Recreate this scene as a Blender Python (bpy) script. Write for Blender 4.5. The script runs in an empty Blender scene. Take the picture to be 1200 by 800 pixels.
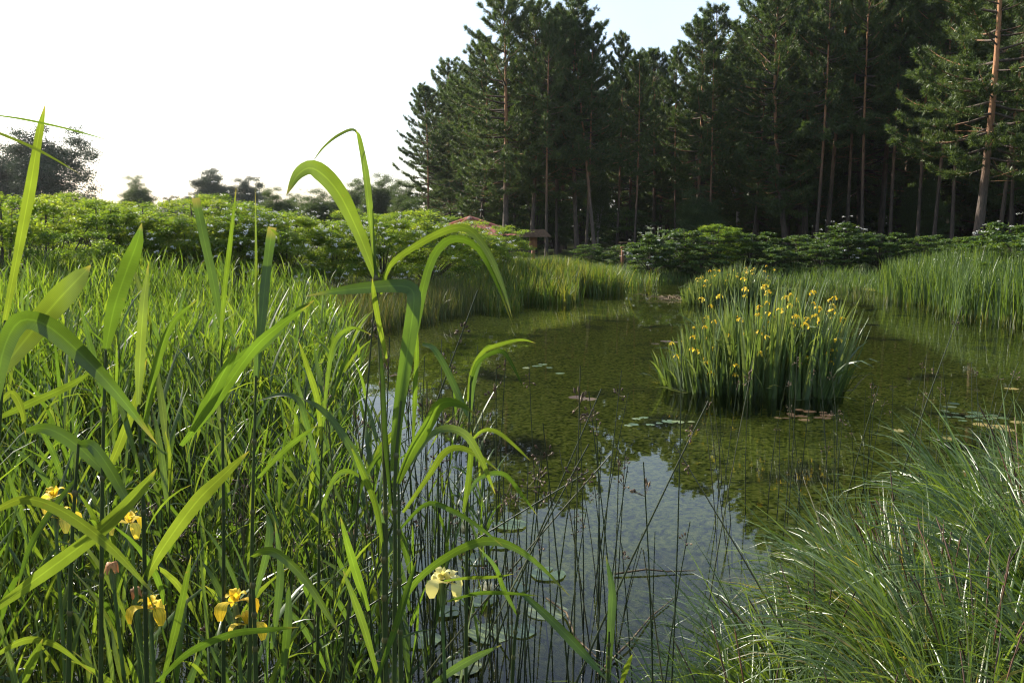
import bpy, math, random
import numpy as np
from mathutils import Vector, Matrix

rng = np.random.default_rng(7)
random.seed(7)
S = bpy.context.scene
COL = S.collection
R = math.radians

# ------------------------------------------------------------------ camera
CAM_H = 1.75
F = 1000.0                                   # focal length in pixels of the 1200x800 photograph
PITCH = math.atan(132.0 / F)
cam = bpy.data.cameras.new('camera')
cam_o = bpy.data.objects.new('camera', cam)
COL.objects.link(cam_o)
cam.sensor_width = 36.0
cam.lens = 36.0 * F / 1200.0
cam.clip_start = 0.05
cam.clip_end = 3000
cam_o.location = (0, 0, CAM_H)
cam_o.rotation_euler = (R(90) - PITCH, 0, 0)
S.camera = cam_o

# ------------------------------------------------------------------ light
SUN_EL, SUN_AZ = R(31), R(-54)               # azimuth measured from +Y towards +X
world = bpy.data.worlds.new('World')
S.world = world
world.use_nodes = True
wn = world.node_tree
wn.nodes.clear()
w_out = wn.nodes.new('ShaderNodeOutputWorld')
w_bg = wn.nodes.new('ShaderNodeBackground')
w_sky = wn.nodes.new('ShaderNodeTexSky')
w_sky.sky_type = 'NISHITA'
w_sky.sun_disc = False
w_sky.sun_elevation = SUN_EL
w_sky.sun_rotation = SUN_AZ
w_sky.air_density = 1.0
w_sky.dust_density = 2.0
w_sky.ozone_density = 1.0
w_bg.inputs['Strength'].default_value = 0.085
# thin high cloud: white veil of uneven density over the blue
w_tc = wn.nodes.new('ShaderNodeTexCoord')
w_nz = wn.nodes.new('ShaderNodeTexNoise')
w_nz.inputs['Scale'].default_value = 1.1
w_nz.inputs['Detail'].default_value = 5
wn.links.new(w_tc.outputs['Generated'], w_nz.inputs['Vector'])
w_mr = wn.nodes.new('ShaderNodeMapRange')
w_mr.inputs[1].default_value, w_mr.inputs[2].default_value = 0.36, 0.62
w_mr.inputs[3].default_value, w_mr.inputs[4].default_value = 0.35, 1.0
wn.links.new(w_nz.outputs[0], w_mr.inputs[0])
w_mx = wn.nodes.new('ShaderNodeMix')
w_mx.data_type = 'RGBA'
w_mx.blend_type = 'ADD'
w_mx.inputs[7].default_value = (2.5, 2.95, 3.6, 1)
wn.links.new(w_mr.outputs[0], w_mx.inputs[0])
wn.links.new(w_sky.outputs[0], w_mx.inputs[6])
wn.links.new(w_mx.outputs[2], w_bg.inputs['Color'])
wn.links.new(w_bg.outputs[0], w_out.inputs['Surface'])

sun = bpy.data.lights.new('sun', 'SUN')
sun.energy = 5.0
sun.angle = R(0.53)
sun.color = (1.0, 0.93, 0.80)
sun_o = bpy.data.objects.new('sun', sun)
COL.objects.link(sun_o)
sd = Vector((math.sin(SUN_AZ) * math.cos(SUN_EL), math.cos(SUN_AZ) * math.cos(SUN_EL), math.sin(SUN_EL)))
sun_o.rotation_euler = (-sd).to_track_quat('-Z', 'Y').to_euler()
sun_o.location = sd * 60

S.view_settings.view_transform = 'Standard'
S.view_settings.look = 'None'
S.view_settings.exposure = 1.05
S.view_settings.gamma = 1.0
S.render.engine = 'CYCLES'
S.cycles.filter_width = 1.15
S.cycles.max_bounces = 6
S.cycles.diffuse_bounces = 3
S.cycles.glossy_bounces = 3
S.cycles.transmission_bounces = 4
S.cycles.transparent_max_bounces = 12
S.cycles.caustics_reflective = False
S.cycles.caustics_refractive = False


# ------------------------------------------------------------------ pixel helpers
def ray(px, py):
    x = (px - 600.0) / F
    v = -(py - 400.0) / F
    d = Vector((x, math.cos(PITCH) + v * math.sin(PITCH), -math.sin(PITCH) + v * math.cos(PITCH)))
    return d


def at(px, py, depth):
    d = ray(px, py)
    return np.array((d.x, d.y, d.z)) * (depth / d.y) + np.array((0, 0, CAM_H))


def on_z(px, py, z=0.0):
    d = ray(px, py)
    t = (z - CAM_H) / d.z
    return np.array((d.x * t, d.y * t, z))


# ------------------------------------------------------------------ mesh helpers
class MB:
    """collects vertices, faces and per-vertex floats and builds ONE mesh"""

    def __init__(self):
        self.v, self.q, self.t, self.a = [], [], [], []
        self.n = 0

    def add(self, v, quads=None, tris=None, tint=0.5, along=0.0, across=0.5):
        v = np.asarray(v, float).reshape(-1, 3)
        m = len(v)
        att = np.empty((m, 3))
        att[:, 0] = tint
        att[:, 1] = along
        att[:, 2] = across
        if quads is not None and len(quads):
            self.q.append(np.asarray(quads, int).reshape(-1, 4) + self.n)
        if tris is not None and len(tris):
            self.t.append(np.asarray(tris, int).reshape(-1, 3) + self.n)
        self.v.append(v)
        self.a.append(att)
        self.n += m
        return self

    def mesh(self, name, mat, smooth=True):
        me = bpy.data.meshes.new(name)
        v = np.concatenate(self.v) if self.v else np.zeros((0, 3))
        a = np.concatenate(self.a) if self.a else np.zeros((0, 3))
        q = np.concatenate(self.q) if self.q else np.zeros((0, 4), int)
        t = np.concatenate(self.t) if self.t else np.zeros((0, 3), int)
        me.vertices.add(len(v))
        me.vertices.foreach_set('co', v.astype(np.float32).ravel())
        loops = np.concatenate([q.ravel(), t.ravel()]).astype(np.int32)
        me.loops.add(len(loops))
        me.loops.foreach_set('vertex_index', loops)
        npoly = len(q) + len(t)
        me.polygons.add(npoly)
        starts = np.concatenate([np.arange(len(q)) * 4, len(q) * 4 + np.arange(len(t)) * 3]).astype(np.int32)
        me.polygons.foreach_set('loop_start', starts)
        me.polygons.foreach_set('use_smooth', np.full(npoly, smooth))
        for k, nm in enumerate(('tint', 'along', 'across')):
            at_ = me.attributes.new(nm, 'FLOAT', 'POINT')
            at_.data.foreach_set('value', a[:, k].astype(np.float32))
        me.update(calc_edges=True)
        me.validate()
        if mat is not None:
            me.materials.append(mat)
        return me

    def build(self, name, mat, parent=None, smooth=True, loc=None):
        o = bpy.data.objects.new(name, self.mesh(name, mat, smooth))
        COL.objects.link(o)
        if parent is not None:
            o.parent = parent
        if loc is not None:
            o.location = loc
        return o


def new_obj(name, me, parent=None):
    o = bpy.data.objects.new(name, me)
    COL.objects.link(o)
    o.parent = parent
    return o


def tag(o, label=None, cat=None, group=None, kind=None):
    if label:
        o['label'] = label
    if cat:
        o['category'] = cat
    if group:
        o['group'] = group
    if kind:
        o['kind'] = kind
    return o


def empty(name, loc=(0, 0, 0), rz=0.0):
    o = bpy.data.objects.new(name, None)
    COL.objects.link(o)
    o.empty_display_size = 0.1
    o.location = [float(c) for c in loc]
    o.rotation_euler = (0, 0, rz)
    return o


def dup(root, loc, rz=0.0, scale=1.0, label=None, tilt=(0, 0)):
    """copy a thing, its parts and their sub-parts"""
    r = root.copy()
    COL.objects.link(r)
    r.location = [float(c) for c in loc]
    r.rotation_euler = (tilt[0], tilt[1], rz)
    r.scale = (scale, scale, scale) if not hasattr(scale, '__len__') else scale
    if label:
        r['label'] = label
    for ch in KIDS.get(root.name, ()):
        c = ch.copy()
        COL.objects.link(c)
        c.parent = r
        KIDS.setdefault(r.name, []).append(c)
        for g in KIDS.get(ch.name, ()):
            d = g.copy()
            COL.objects.link(d)
            d.parent = c
            KIDS.setdefault(c.name, []).append(d)
    return r


KIDS = {}


def part(name, me_or_mb, mat, parent, kind=None):
    o = me_or_mb.build(name, mat, parent) if isinstance(me_or_mb, MB) else new_obj(name, me_or_mb, parent)
    KIDS.setdefault(parent.name, []).append(o)
    if kind:
        o['kind'] = kind
    return o


# ------- ribbons: N curved blades at once -------------------------------------------------
def curve_pts(base, az, th0, bend, length, segs, power=1.4, sway=None):
    """centre lines (N, segs+1, 3) of blades that lean th0 from vertical and bend over by `bend`"""
    N = len(base)
    s = np.linspace(0, 1, segs + 1)
    th = th0[:, None] + bend[:, None] * s[None, :] ** power
    thm = 0.5 * (th[:, 1:] + th[:, :-1])
    ds = (length / segs)[:, None]
    hor = np.concatenate([np.zeros((N, 1)), np.cumsum(np.sin(thm) * ds, 1)], 1)
    ver = np.concatenate([np.zeros((N, 1)), np.cumsum(np.cos(thm) * ds, 1)], 1)
    P = np.empty((N, segs + 1, 3))
    P[..., 0] = base[:, 0, None] + hor * np.sin(az)[:, None]
    P[..., 1] = base[:, 1, None] + hor * np.cos(az)[:, None]
    P[..., 2] = base[:, 2, None] + ver
    if sway is not None:
        off = sway[:, None] * (s[None, :] ** 2)
        P[..., 0] += off * np.cos(az)[:, None]
        P[..., 1] -= off * np.sin(az)[:, None]
    return P


def ribbons(mb, P, W, width, prof, fold=0.0, tint=None, twist=None, base_t=0.0):
    """P (N,S,3) centre lines, W (N,S,3) or (N,3) width directions, width (N,), prof (S,) relative width"""
    N, K, _ = P.shape
    if W.ndim == 2:
        W = np.repeat(W[:, None, :], K, 1)
    T = np.gradient(P, axis=1)
    T /= np.linalg.norm(T, axis=2, keepdims=True) + 1e-9
    W = W - T * np.sum(W * T, 2, keepdims=True)
    W /= np.linalg.norm(W, axis=2, keepdims=True) + 1e-9
    Nn = np.cross(T, W)
    if twist is not None:
        a = twist[:, None] * np.linspace(0, 1, K)[None, :]
        W, Nn = W * np.cos(a)[..., None] + Nn * np.sin(a)[..., None], Nn * np.cos(a)[..., None] - W * np.sin(a)[..., None]
    hw = 0.5 * width[:, None] * prof[None, :] if prof.ndim == 1 else 0.5 * width[:, None] * prof
    if tint is None:
        tint = rng.random(N)
    along = np.broadcast_to(np.linspace(base_t, 1, K)[None, :], (N, K))
    if fold:
        cols = [P - W * hw[..., None] + Nn * (fold * hw)[..., None], P, P + W * hw[..., None] + Nn * (fold * hw)[..., None]]
        acr = (0.0, 0.5, 1.0)
    else:
        cols = [P - W * hw[..., None], P + W * hw[..., None]]
        acr = (0.0, 1.0)
    C = len(cols)
    V = np.stack(cols, 2)                                   # N,K,C,3
    idx = np.arange(N * K * C).reshape(N, K, C)
    q = np.stack([idx[:, :-1, :-1], idx[:, :-1, 1:], idx[:, 1:, 1:], idx[:, 1:, :-1]], -1).reshape(-1, 4)
    tn = np.broadcast_to(tint[:, None, None], (N, K, C)).ravel()
    al = np.broadcast_to(along[:, :, None], (N, K, C)).ravel()
    ac = np.broadcast_to(np.array(acr)[None, None, :], (N, K, C)).ravel()
    mb.add(V.reshape(-1, 3), quads=q, tint=tn, along=al, across=ac)


def side_dirs(az, roll=None):
    """horizontal width direction of a blade that bends towards az"""
    a = az if roll is None else az + roll
    return np.stack([np.cos(a), -np.sin(a), np.zeros_like(a)], 1)


def tubes(mb, P, rad, sides=5, tint=None, cap=False):
    """P (N,S,3), rad (N,S) -> tubes"""
    N, K, _ = P.shape
    T = np.gradient(P, axis=1)
    T /= np.linalg.norm(T, axis=2, keepdims=True) + 1e-9
    ref = np.where(np.abs(T[..., 2:3]) > 0.9, np.array((1.0, 0, 0)), np.array((0, 0, 1.0)))
    A = np.cross(T, ref)
    A /= np.linalg.norm(A, axis=2, keepdims=True) + 1e-9
    B = np.cross(T, A)
    ang = np.linspace(0, 2 * math.pi, sides, endpoint=False)
    V = P[:, :, None, :] + rad[:, :, None, None] * (A[:, :, None, :] * np.cos(ang)[None, None, :, None] + B[:, :, None, :] * np.sin(ang)[None, None, :, None])
    idx = np.arange(N * K * sides).reshape(N, K, sides)
    nx = np.roll(idx, -1, axis=2)
    q = np.stack([idx[:, :-1], nx[:, :-1], nx[:, 1:], idx[:, 1:]], -1).reshape(-1, 4)
    if tint is None:
        tint = rng.random(N)
    tn = np.broadcast_to(tint[:, None, None], (N, K, sides)).ravel()
    al = np.broadcast_to(np.linspace(0, 1, K)[None, :, None], (N, K, sides)).ravel()
    mb.add(V.reshape(-1, 3), quads=q, tint=tn, along=al, across=np.tile(ang / 6.2832, N * K))


def tube(mb, pts, r, sides=6, tint=0.5):
    P = np.asarray(pts, float)[None]
    r = np.asarray(r, float)
    if r.ndim == 0:
        r = np.full(P.shape[1], float(r))
    tubes(mb, P, r[None], sides, np.array([tint]))


def leaf_quads(mb, c, nrm, up, length, width, tint, cup=0.18):
    """diamond leaves with a folded midrib: centre c, normal nrm, axis up"""
    N = len(c)
    up = up - nrm * np.sum(up * nrm, 1, keepdims=True)
    up /= np.linalg.norm(up, axis=1, keepdims=True) + 1e-9
    sd_ = np.cross(up, nrm)
    L, Wd = length[:, None], width[:, None]
    v = np.stack([c - up * L * 0.5,
                  c + sd_ * Wd * 0.5 + nrm * Wd * cup - up * L * 0.05,
                  c + up * L * 0.5 - nrm * L * 0.08,
                  c - sd_ * Wd * 0.5 + nrm * Wd * cup - up * L * 0.05], 1)
    idx = np.arange(N * 4).reshape(N, 4)
    t = np.concatenate([idx[:, [0, 1, 2]], idx[:, [0, 2, 3]]])
    mb.add(v.reshape(-1, 3), tris=t, tint=np.repeat(tint, 4), along=np.tile([0, .5, 1, .5], N), across=np.tile([.5, 1, .5, 0], N))


def unit(v):
    return v / (np.linalg.norm(v, axis=-1, keepdims=True) + 1e-9)


def U(a, b, n=None):
    return rng.uniform(a, b, n)


def box(mb, c, s, rz=0.0, tint=0.5):
    c = np.asarray(c, float)
    s = np.asarray(s, float) * 0.5
    sg = np.array([(-1, -1, -1), (1, -1, -1), (1, 1, -1), (-1, 1, -1), (-1, -1, 1), (1, -1, 1), (1, 1, 1), (-1, 1, 1)], float) * s
    ca, sa = math.cos(rz), math.sin(rz)
    v = np.stack([sg[:, 0] * ca - sg[:, 1] * sa, sg[:, 0] * sa + sg[:, 1] * ca, sg[:, 2]], 1) + c
    mb.add(v, quads=[(0, 3, 2, 1), (4, 5, 6, 7), (0, 1, 5, 4), (1, 2, 6, 5), (2, 3, 7, 6), (3, 0, 4, 7)], tint=tint)


# ------------------------------------------------------------------ materials
def mat_new(name):
    m = bpy.data.materials.new(name)
    m.use_nodes = True
    nt = m.node_tree
    nt.nodes.clear()
    return m, nt, nt.nodes, nt.links


def ramp(nd, stops):
    r = nd.new('ShaderNodeValToRGB')
    els = r.color_ramp.elements
    els[0].position, els[0].color = stops[0][0], (*stops[0][1], 1)
    els[1].position, els[1].color = stops[-1][0], (*stops[-1][1], 1)
    for p, c in stops[1:-1]:
        e = els.new(p)
        e.color = (*c, 1)
    return r


def leaf_mat(name, stops, trans_gain=2.2, trans_tint=(1.15, 1.0, 0.35), mix=0.45, rough=0.42, veins=0.0, vein_n=60.0, tip=None, noise=0.25, spec=0.5, spots=False):
    """two-sided leaf: glossy diffuse front plus translucency; colour varies from leaf to leaf (tint)"""
    m, nt, nd, lk = mat_new(name)
    out = nd.new('ShaderNodeOutputMaterial')
    at_ = nd.new('ShaderNodeAttribute'); at_.attribute_name = 'tint'
    oi = nd.new('ShaderNodeObjectInfo')
    ad = nd.new('ShaderNodeMath'); ad.operation = 'MULTIPLY_ADD'
    lk.new(oi.outputs['Random'], ad.inputs[0]); ad.inputs[1].default_value = 0.25; ad.inputs[2].default_value = -0.125
    sm = nd.new('ShaderNodeMath'); sm.operation = 'ADD'; sm.use_clamp = True
    lk.new(at_.outputs['Fac'], sm.inputs[0]); lk.new(ad.outputs[0], sm.inputs[1])
    rp = ramp(nd, stops)
    lk.new(sm.outputs[0], rp.inputs[0])
    col = rp.outputs[0]
    if noise:
        tc = nd.new('ShaderNodeTexCoord')
        nz = nd.new('ShaderNodeTexNoise'); nz.inputs['Scale'].default_value = 14; nz.inputs['Detail'].default_value = 3
        lk.new(tc.outputs['Object'], nz.inputs['Vector'])
        mr = nd.new('ShaderNodeMapRange')
        mr.inputs[1].default_value = 0.3; mr.inputs[2].default_value = 0.7
        mr.inputs[3].default_value = 1 - noise; mr.inputs[4].default_value = 1 + noise
        lk.new(nz.outputs[0], mr.inputs[0])
        mx = nd.new('ShaderNodeVectorMath'); mx.operation = 'SCALE'
        lk.new(col, mx.inputs[0]); lk.new(mr.outputs[0], mx.inputs['Scale'])
        col = mx.outputs[0]
    if veins:
        ac = nd.new('ShaderNodeAttribute'); ac.attribute_name = 'across'
        m1 = nd.new('ShaderNodeMath'); m1.operation = 'MULTIPLY'; m1.inputs[1].default_value = vein_n
        lk.new(ac.outputs['Fac'], m1.inputs[0])
        sn = nd.new('ShaderNodeMath'); sn.operation = 'SINE'
        lk.new(m1.outputs[0], sn.inputs[0])
        mr2 = nd.new('ShaderNodeMapRange')
        mr2.inputs[1].default_value = -1; mr2.inputs[2].default_value = 1
        mr2.inputs[3].default_value = 1 - veins; mr2.inputs[4].default_value = 1 + veins
        lk.new(sn.outputs[0], mr2.inputs[0])
        # pale midrib
        dm = nd.new('ShaderNodeMath'); dm.operation = 'SUBTRACT'; dm.inputs[1].default_value = 0.5
        lk.new(ac.outputs['Fac'], dm.inputs[0])
        ab = nd.new('ShaderNodeMath'); ab.operation = 'ABSOLUTE'; lk.new(dm.outputs[0], ab.inputs[0])
        mr3 = nd.new('ShaderNodeMapRange')
        mr3.inputs[1].default_value = 0.0; mr3.inputs[2].default_value = 0.07
        mr3.inputs[3].default_value = 1.45; mr3.inputs[4].default_value = 1.0
        lk.new(ab.outputs[0], mr3.inputs[0])
        mm = nd.new('ShaderNodeMath'); mm.operation = 'MULTIPLY'
        lk.new(mr2.outputs[0], mm.inputs[0]); lk.new(mr3.outputs[0], mm.inputs[1])
        mx2 = nd.new('ShaderNodeVectorMath'); mx2.operation = 'SCALE'
        lk.new(col, mx2.inputs[0]); lk.new(mm.outputs[0], mx2.inputs['Scale'])
        col = mx2.outputs[0]
    if spots:                                                 # old spots, nibbled and dusty patches
        tc2 = nd.new('ShaderNodeTexCoord')
        nz2 = nd.new('ShaderNodeTexNoise'); nz2.inputs['Scale'].default_value = 46; nz2.inputs['Detail'].default_value = 6; nz2.inputs['Roughness'].default_value = .7
        lk.new(tc2.outputs['Object'], nz2.inputs['Vector'])
        mrs = nd.new('ShaderNodeMapRange'); mrs.inputs[1].default_value = .66; mrs.inputs[2].default_value = .76; mrs.inputs[4].default_value = .75
        lk.new(nz2.outputs[0], mrs.inputs[0])
        mxs = nd.new('ShaderNodeMix'); mxs.data_type = 'RGBA'
        lk.new(mrs.outputs[0], mxs.inputs[0]); lk.new(col, mxs.inputs[6]); mxs.inputs[7].default_value = (0.13, 0.09, 0.035, 1)
        col = mxs.outputs[2]
        nz3 = nd.new('ShaderNodeTexNoise'); nz3.inputs['Scale'].default_value = 3.2; nz3.inputs['Detail'].default_value = 2
        lk.new(tc2.outputs['Object'], nz3.inputs['Vector'])
        mr5 = nd.new('ShaderNodeMapRange'); mr5.inputs[1].default_value = .3; mr5.inputs[2].default_value = .7; mr5.inputs[3].default_value = .7; mr5.inputs[4].default_value = 1.25
        lk.new(nz3.outputs[0], mr5.inputs[0])
        mx5 = nd.new('ShaderNodeVectorMath'); mx5.operation = 'SCALE'
        lk.new(col, mx5.inputs[0]); lk.new(mr5.outputs[0], mx5.inputs['Scale'])
        col = mx5.outputs[0]
    if tip is not None:                                       # dried tips
        al = nd.new('ShaderNodeAttribute'); al.attribute_name = 'along'
        mr4 = nd.new('ShaderNodeMapRange')
        mr4.inputs[1].default_value = tip[1]; mr4.inputs[2].default_value = 1.0
        mr4.inputs[3].default_value = 0.0; mr4.inputs[4].default_value = tip[2]
        lk.new(al.outputs['Fac'], mr4.inputs[0])
        mt = nd.new('ShaderNodeMix'); mt.data_type = 'RGBA'
        lk.new(mr4.outputs[0], mt.inputs[0]); lk.new(col, mt.inputs[6]); mt.inputs[7].default_value = (*tip[0], 1)
        col = mt.outputs[2]
    pb = nd.new('ShaderNodeBsdfPrincipled')
    lk.new(col, pb.inputs['Base Color'])
    pb.inputs['Roughness'].default_value = rough
    pb.inputs['Specular IOR Level'].default_value = spec
    tg = nd.new('ShaderNodeVectorMath'); tg.operation = 'MULTIPLY'
    lk.new(col, tg.inputs[0])
    tg.inputs[1].default_value = tuple(c * trans_gain for c in trans_tint)
    tr = nd.new('ShaderNodeBsdfTranslucent')
    lk.new(tg.outputs[0], tr.inputs['Color'])
    ms = nd.new('ShaderNodeMixShader'); ms.inputs[0].default_value = mix
    lk.new(pb.outputs[0], ms.inputs[1]); lk.new(tr.outputs[0], ms.inputs[2])
    lk.new(ms.outputs[0], out.inputs[0])
    return m


def plain_mat(name, stops, scale=6.0, rough=0.7, stretch=(1, 1, 1), bump=0.3, detail=5, spec=0.3, coords='Object'):
    m, nt, nd, lk = mat_new(name)
    out = nd.new('ShaderNodeOutputMaterial')
    tc = nd.new('ShaderNodeTexCoord')
    mp = nd.new('ShaderNodeMapping'); mp.inputs['Scale'].default_value = stretch
    lk.new(tc.outputs[coords], mp.inputs[0])
    nz = nd.new('ShaderNodeTexNoise'); nz.inputs['Scale'].default_value = scale; nz.inputs['Detail'].default_value = detail
    lk.new(mp.outputs[0], nz.inputs['Vector'])
    rp = ramp(nd, stops)
    lk.new(nz.outputs[0], rp.inputs[0])
    pb = nd.new('ShaderNodeBsdfPrincipled')
    pb.inputs['Roughness'].default_value = rough
    pb.inputs['Specular IOR Level'].default_value = spec
    lk.new(rp.outputs[0], pb.inputs['Base Color'])
    if bump:
        bp = nd.new('ShaderNodeBump'); bp.inputs['Strength'].default_value = bump; bp.inputs['Distance'].default_value = 0.02
        lk.new(nz.outputs[0], bp.inputs['Height']); lk.new(bp.outputs[0], pb.inputs['Normal'])
    lk.new(pb.outputs[0], out.inputs[0])
    return m


M = {}
M['reed_leaf'] = leaf_mat('reed leaf', [(0, (0.032, 0.066, 0.014)), (.5, (0.046, 0.09, 0.017)), (1, (0.078, 0.118, 0.022))], 2.3, mix=0.42, veins=0.13, vein_n=105, tip=((0.24, 0.19, 0.08), 0.9, 0.5), rough=0.34, spots=True)
M['reed_stem'] = leaf_mat('reed stem', [(0, (0.02, 0.036, 0.01)), (.6, (0.04, 0.06, 0.016)), (1, (0.10, 0.085, 0.03))], 0.6, mix=0.1, rough=0.4)
M['bed_leaf'] = leaf_mat('reed bed leaf', [(0, (0.03, 0.062, 0.011)), (.5, (0.054, 0.098, 0.015)), (.93, (0.09, 0.135, 0.022)), (1, (0.2, 0.17, 0.08))], 2.8, mix=0.45, rough=0.4, noise=0.2)
M['rush'] = leaf_mat('rush stem', [(0, (0.018, 0.028, 0.013)), (.6, (0.04, 0.05, 0.022)), (1, (0.10, 0.09, 0.045))], 0.5, mix=0.06, rough=0.33, noise=0.2)
M['tuft'] = leaf_mat('rush flower', [(0, (0.05, 0.028, 0.015)), (.6, (0.11, 0.065, 0.035)), (1, (0.2, 0.14, 0.08))], 1.0, mix=0.15, rough=0.6)
M['sedge'] = leaf_mat('sedge leaf', [(0, (0.034, 0.07, 0.017)), (.5, (0.068, 0.118, 0.027)), (.96, (0.105, 0.155, 0.045)), (1, (0.16, 0.15, 0.07))], 2.1, mix=0.36, rough=0.34, veins=0.15, vein_n=22, spec=0.7)
M['spike'] = leaf_mat('sedge spike', [(0, (0.03, 0.016, 0.012)), (.6, (0.07, 0.035, 0.02)), (1, (0.14, 0.06, 0.03))], 0.6, mix=0.1, rough=0.6)
M['iris_leaf'] = leaf_mat('iris leaf', [(0, (0.045, 0.08, 0.028)), (.5, (0.08, 0.128, 0.046)), (1, (0.135, 0.175, 0.075))], 2.0, mix=0.33, rough=0.36, veins=0.1, vein_n=30, spec=0.7)
M['iris_flower'] = leaf_mat('iris flower', [(0, (0.72, 0.50, 0.03)), (.5, (0.85, 0.64, 0.05)), (1, (0.86, 0.72, 0.12))], 0.9, (1, 0.9, 0.6), mix=0.45, rough=0.6, noise=0.3, veins=.14, vein_n=34, spec=.25)
M['iris_pale'] = leaf_mat('pale iris flower', [(0, (0.75, 0.68, 0.22)), (1, (0.82, 0.76, 0.34))], 0.9, (1, 0.95, 0.7), mix=0.4, rough=0.5, noise=0.1)
M['iris_bud'] = leaf_mat('withered iris', [(0, (0.35, 0.13, 0.04)), (1, (0.5, 0.25, 0.08))], 0.7, (1, 0.8, 0.5), mix=0.3, rough=0.6)
M['lily_white'] = leaf_mat('water lily petal', [(0, (0.78, 0.76, 0.55)), (1, (0.86, 0.85, 0.74))], 0.8, (1, 0.97, 0.85), mix=0.35, rough=0.45, noise=0.06)
M['lily_core'] = leaf_mat('water lily stamens', [(0, (0.75, 0.5, 0.05)), (1, (0.8, 0.6, 0.1))], 0.5, mix=0.2)
M['pad'] = leaf_mat('lily pad', [(0, (0.045, 0.085, 0.028)), (.6, (0.10, 0.145, 0.045)), (1, (0.17, 0.19, 0.07))], 0.6, mix=0.05, rough=0.36, noise=0.3, spec=0.7)
M['pad_red'] = leaf_mat('reddish lily pad', [(0, (0.07, 0.04, 0.025)), (1, (0.13, 0.085, 0.04))], 0.6, mix=0.05, rough=0.3, noise=0.35, spec=0.6)
M['pad_yellow'] = leaf_mat('yellowing lily pad', [(0, (0.2, 0.17, 0.05)), (1, (0.32, 0.24, 0.08))], 0.6, mix=0.05, rough=0.3, noise=0.3, spec=0.6)
M['pine_needle'] = leaf_mat('pine needles', [(0, (0.036, 0.064, 0.018)), (.5, (0.062, 0.098, 0.025)), (1, (0.10, 0.135, 0.034))], 1.7, (1.0, 1.0, 0.55), mix=0.32, rough=0.45, noise=0.25)
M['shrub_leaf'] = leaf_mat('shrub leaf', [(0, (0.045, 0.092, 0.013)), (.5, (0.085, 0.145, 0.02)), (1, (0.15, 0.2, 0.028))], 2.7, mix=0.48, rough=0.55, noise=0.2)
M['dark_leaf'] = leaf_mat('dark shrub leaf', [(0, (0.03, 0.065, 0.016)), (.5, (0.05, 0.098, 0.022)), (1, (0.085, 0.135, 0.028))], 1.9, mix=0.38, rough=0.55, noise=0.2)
M['tree_leaf'] = leaf_mat('tree leaf', [(0, (0.03, 0.06, 0.018)), (.5, (0.05, 0.09, 0.024)), (1, (0.075, 0.115, 0.03))], 1.7, mix=0.35, rough=0.45, noise=0.2)
M['far_leaf'] = leaf_mat('far tree leaf', [(0, (0.02, 0.045, 0.02)), (1, (0.045, 0.075, 0.03))], 1.0, mix=0.2, rough=0.5, noise=0.2)
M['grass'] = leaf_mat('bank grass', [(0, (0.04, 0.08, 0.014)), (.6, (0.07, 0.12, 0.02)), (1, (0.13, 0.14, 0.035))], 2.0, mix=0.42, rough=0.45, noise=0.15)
M['dry_grass'] = leaf_mat('olive bank grass', [(0, (0.045, 0.07, 0.018)), (.6, (0.075, 0.10, 0.026)), (1, (0.13, 0.12, 0.045))], 1.6, mix=0.35, rough=0.5, noise=0.15)
M['cattail'] = leaf_mat('cattail leaf', [(0, (0.04, 0.078, 0.022)), (.6, (0.065, 0.115, 0.03)), (.95, (0.10, 0.15, 0.04)), (1, (0.2, 0.15, 0.07))], 2.0, mix=0.38, rough=0.4, noise=0.15)
M['blossom'] = leaf_mat('white blossom', [(0, (0.66, 0.66, 0.58)), (1, (0.82, 0.82, 0.78))], 0.6, (1, 1, 0.95), mix=0.3, rough=0.6, noise=0.05)
M['pine_bark'] = None
M['bark'] = plain_mat('grey bark', [(.3, (0.035, 0.028, 0.02)), (.7, (0.11, 0.09, 0.07))], 9, 0.9, (1, 1, .25), 0.8)
M['birch_bark'] = plain_mat('birch bark', [(.36, (0.05, 0.045, 0.04)), (.45, (0.42, 0.38, 0.33)), (.8, (0.58, 0.54, 0.48))], 5, 0.8, (.6, .6, 2.2), 0.3)
M['tile'] = None
M['wood_dark'] = plain_mat('dark timber', [(.3, (0.02, 0.014, 0.01)), (.7, (0.05, 0.035, 0.024))], 12, 0.95, (1, 1, .2), 0.4, spec=.05)
M['wood_brown'] = plain_mat('brown timber', [(.3, (0.16, 0.07, 0.035)), (.7, (0.30, 0.14, 0.07))], 10, 0.75, (1, 1, .15), 0.4)
M['plaster'] = plain_mat('plaster', [(.3, (0.3, 0.26, 0.2)), (.7, (0.4, 0.36, 0.3))], 5, 0.9)
M['pale_panel'] = plain_mat('pale panel', [(.3, (0.42, 0.45, 0.43)), (.7, (0.52, 0.55, 0.53))], 4, 0.6, bump=0.05)
M['stone'] = plain_mat('pale stone', [(.3, (0.22, 0.2, 0.18)), (.7, (0.45, 0.43, 0.4))], 8, 0.85, bump=0.6)
M['dead_wood'] = plain_mat('dead stems', [(.3, (0.09, 0.06, 0.035)), (.7, (0.22, 0.16, 0.09))], 10, 0.8)


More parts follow.
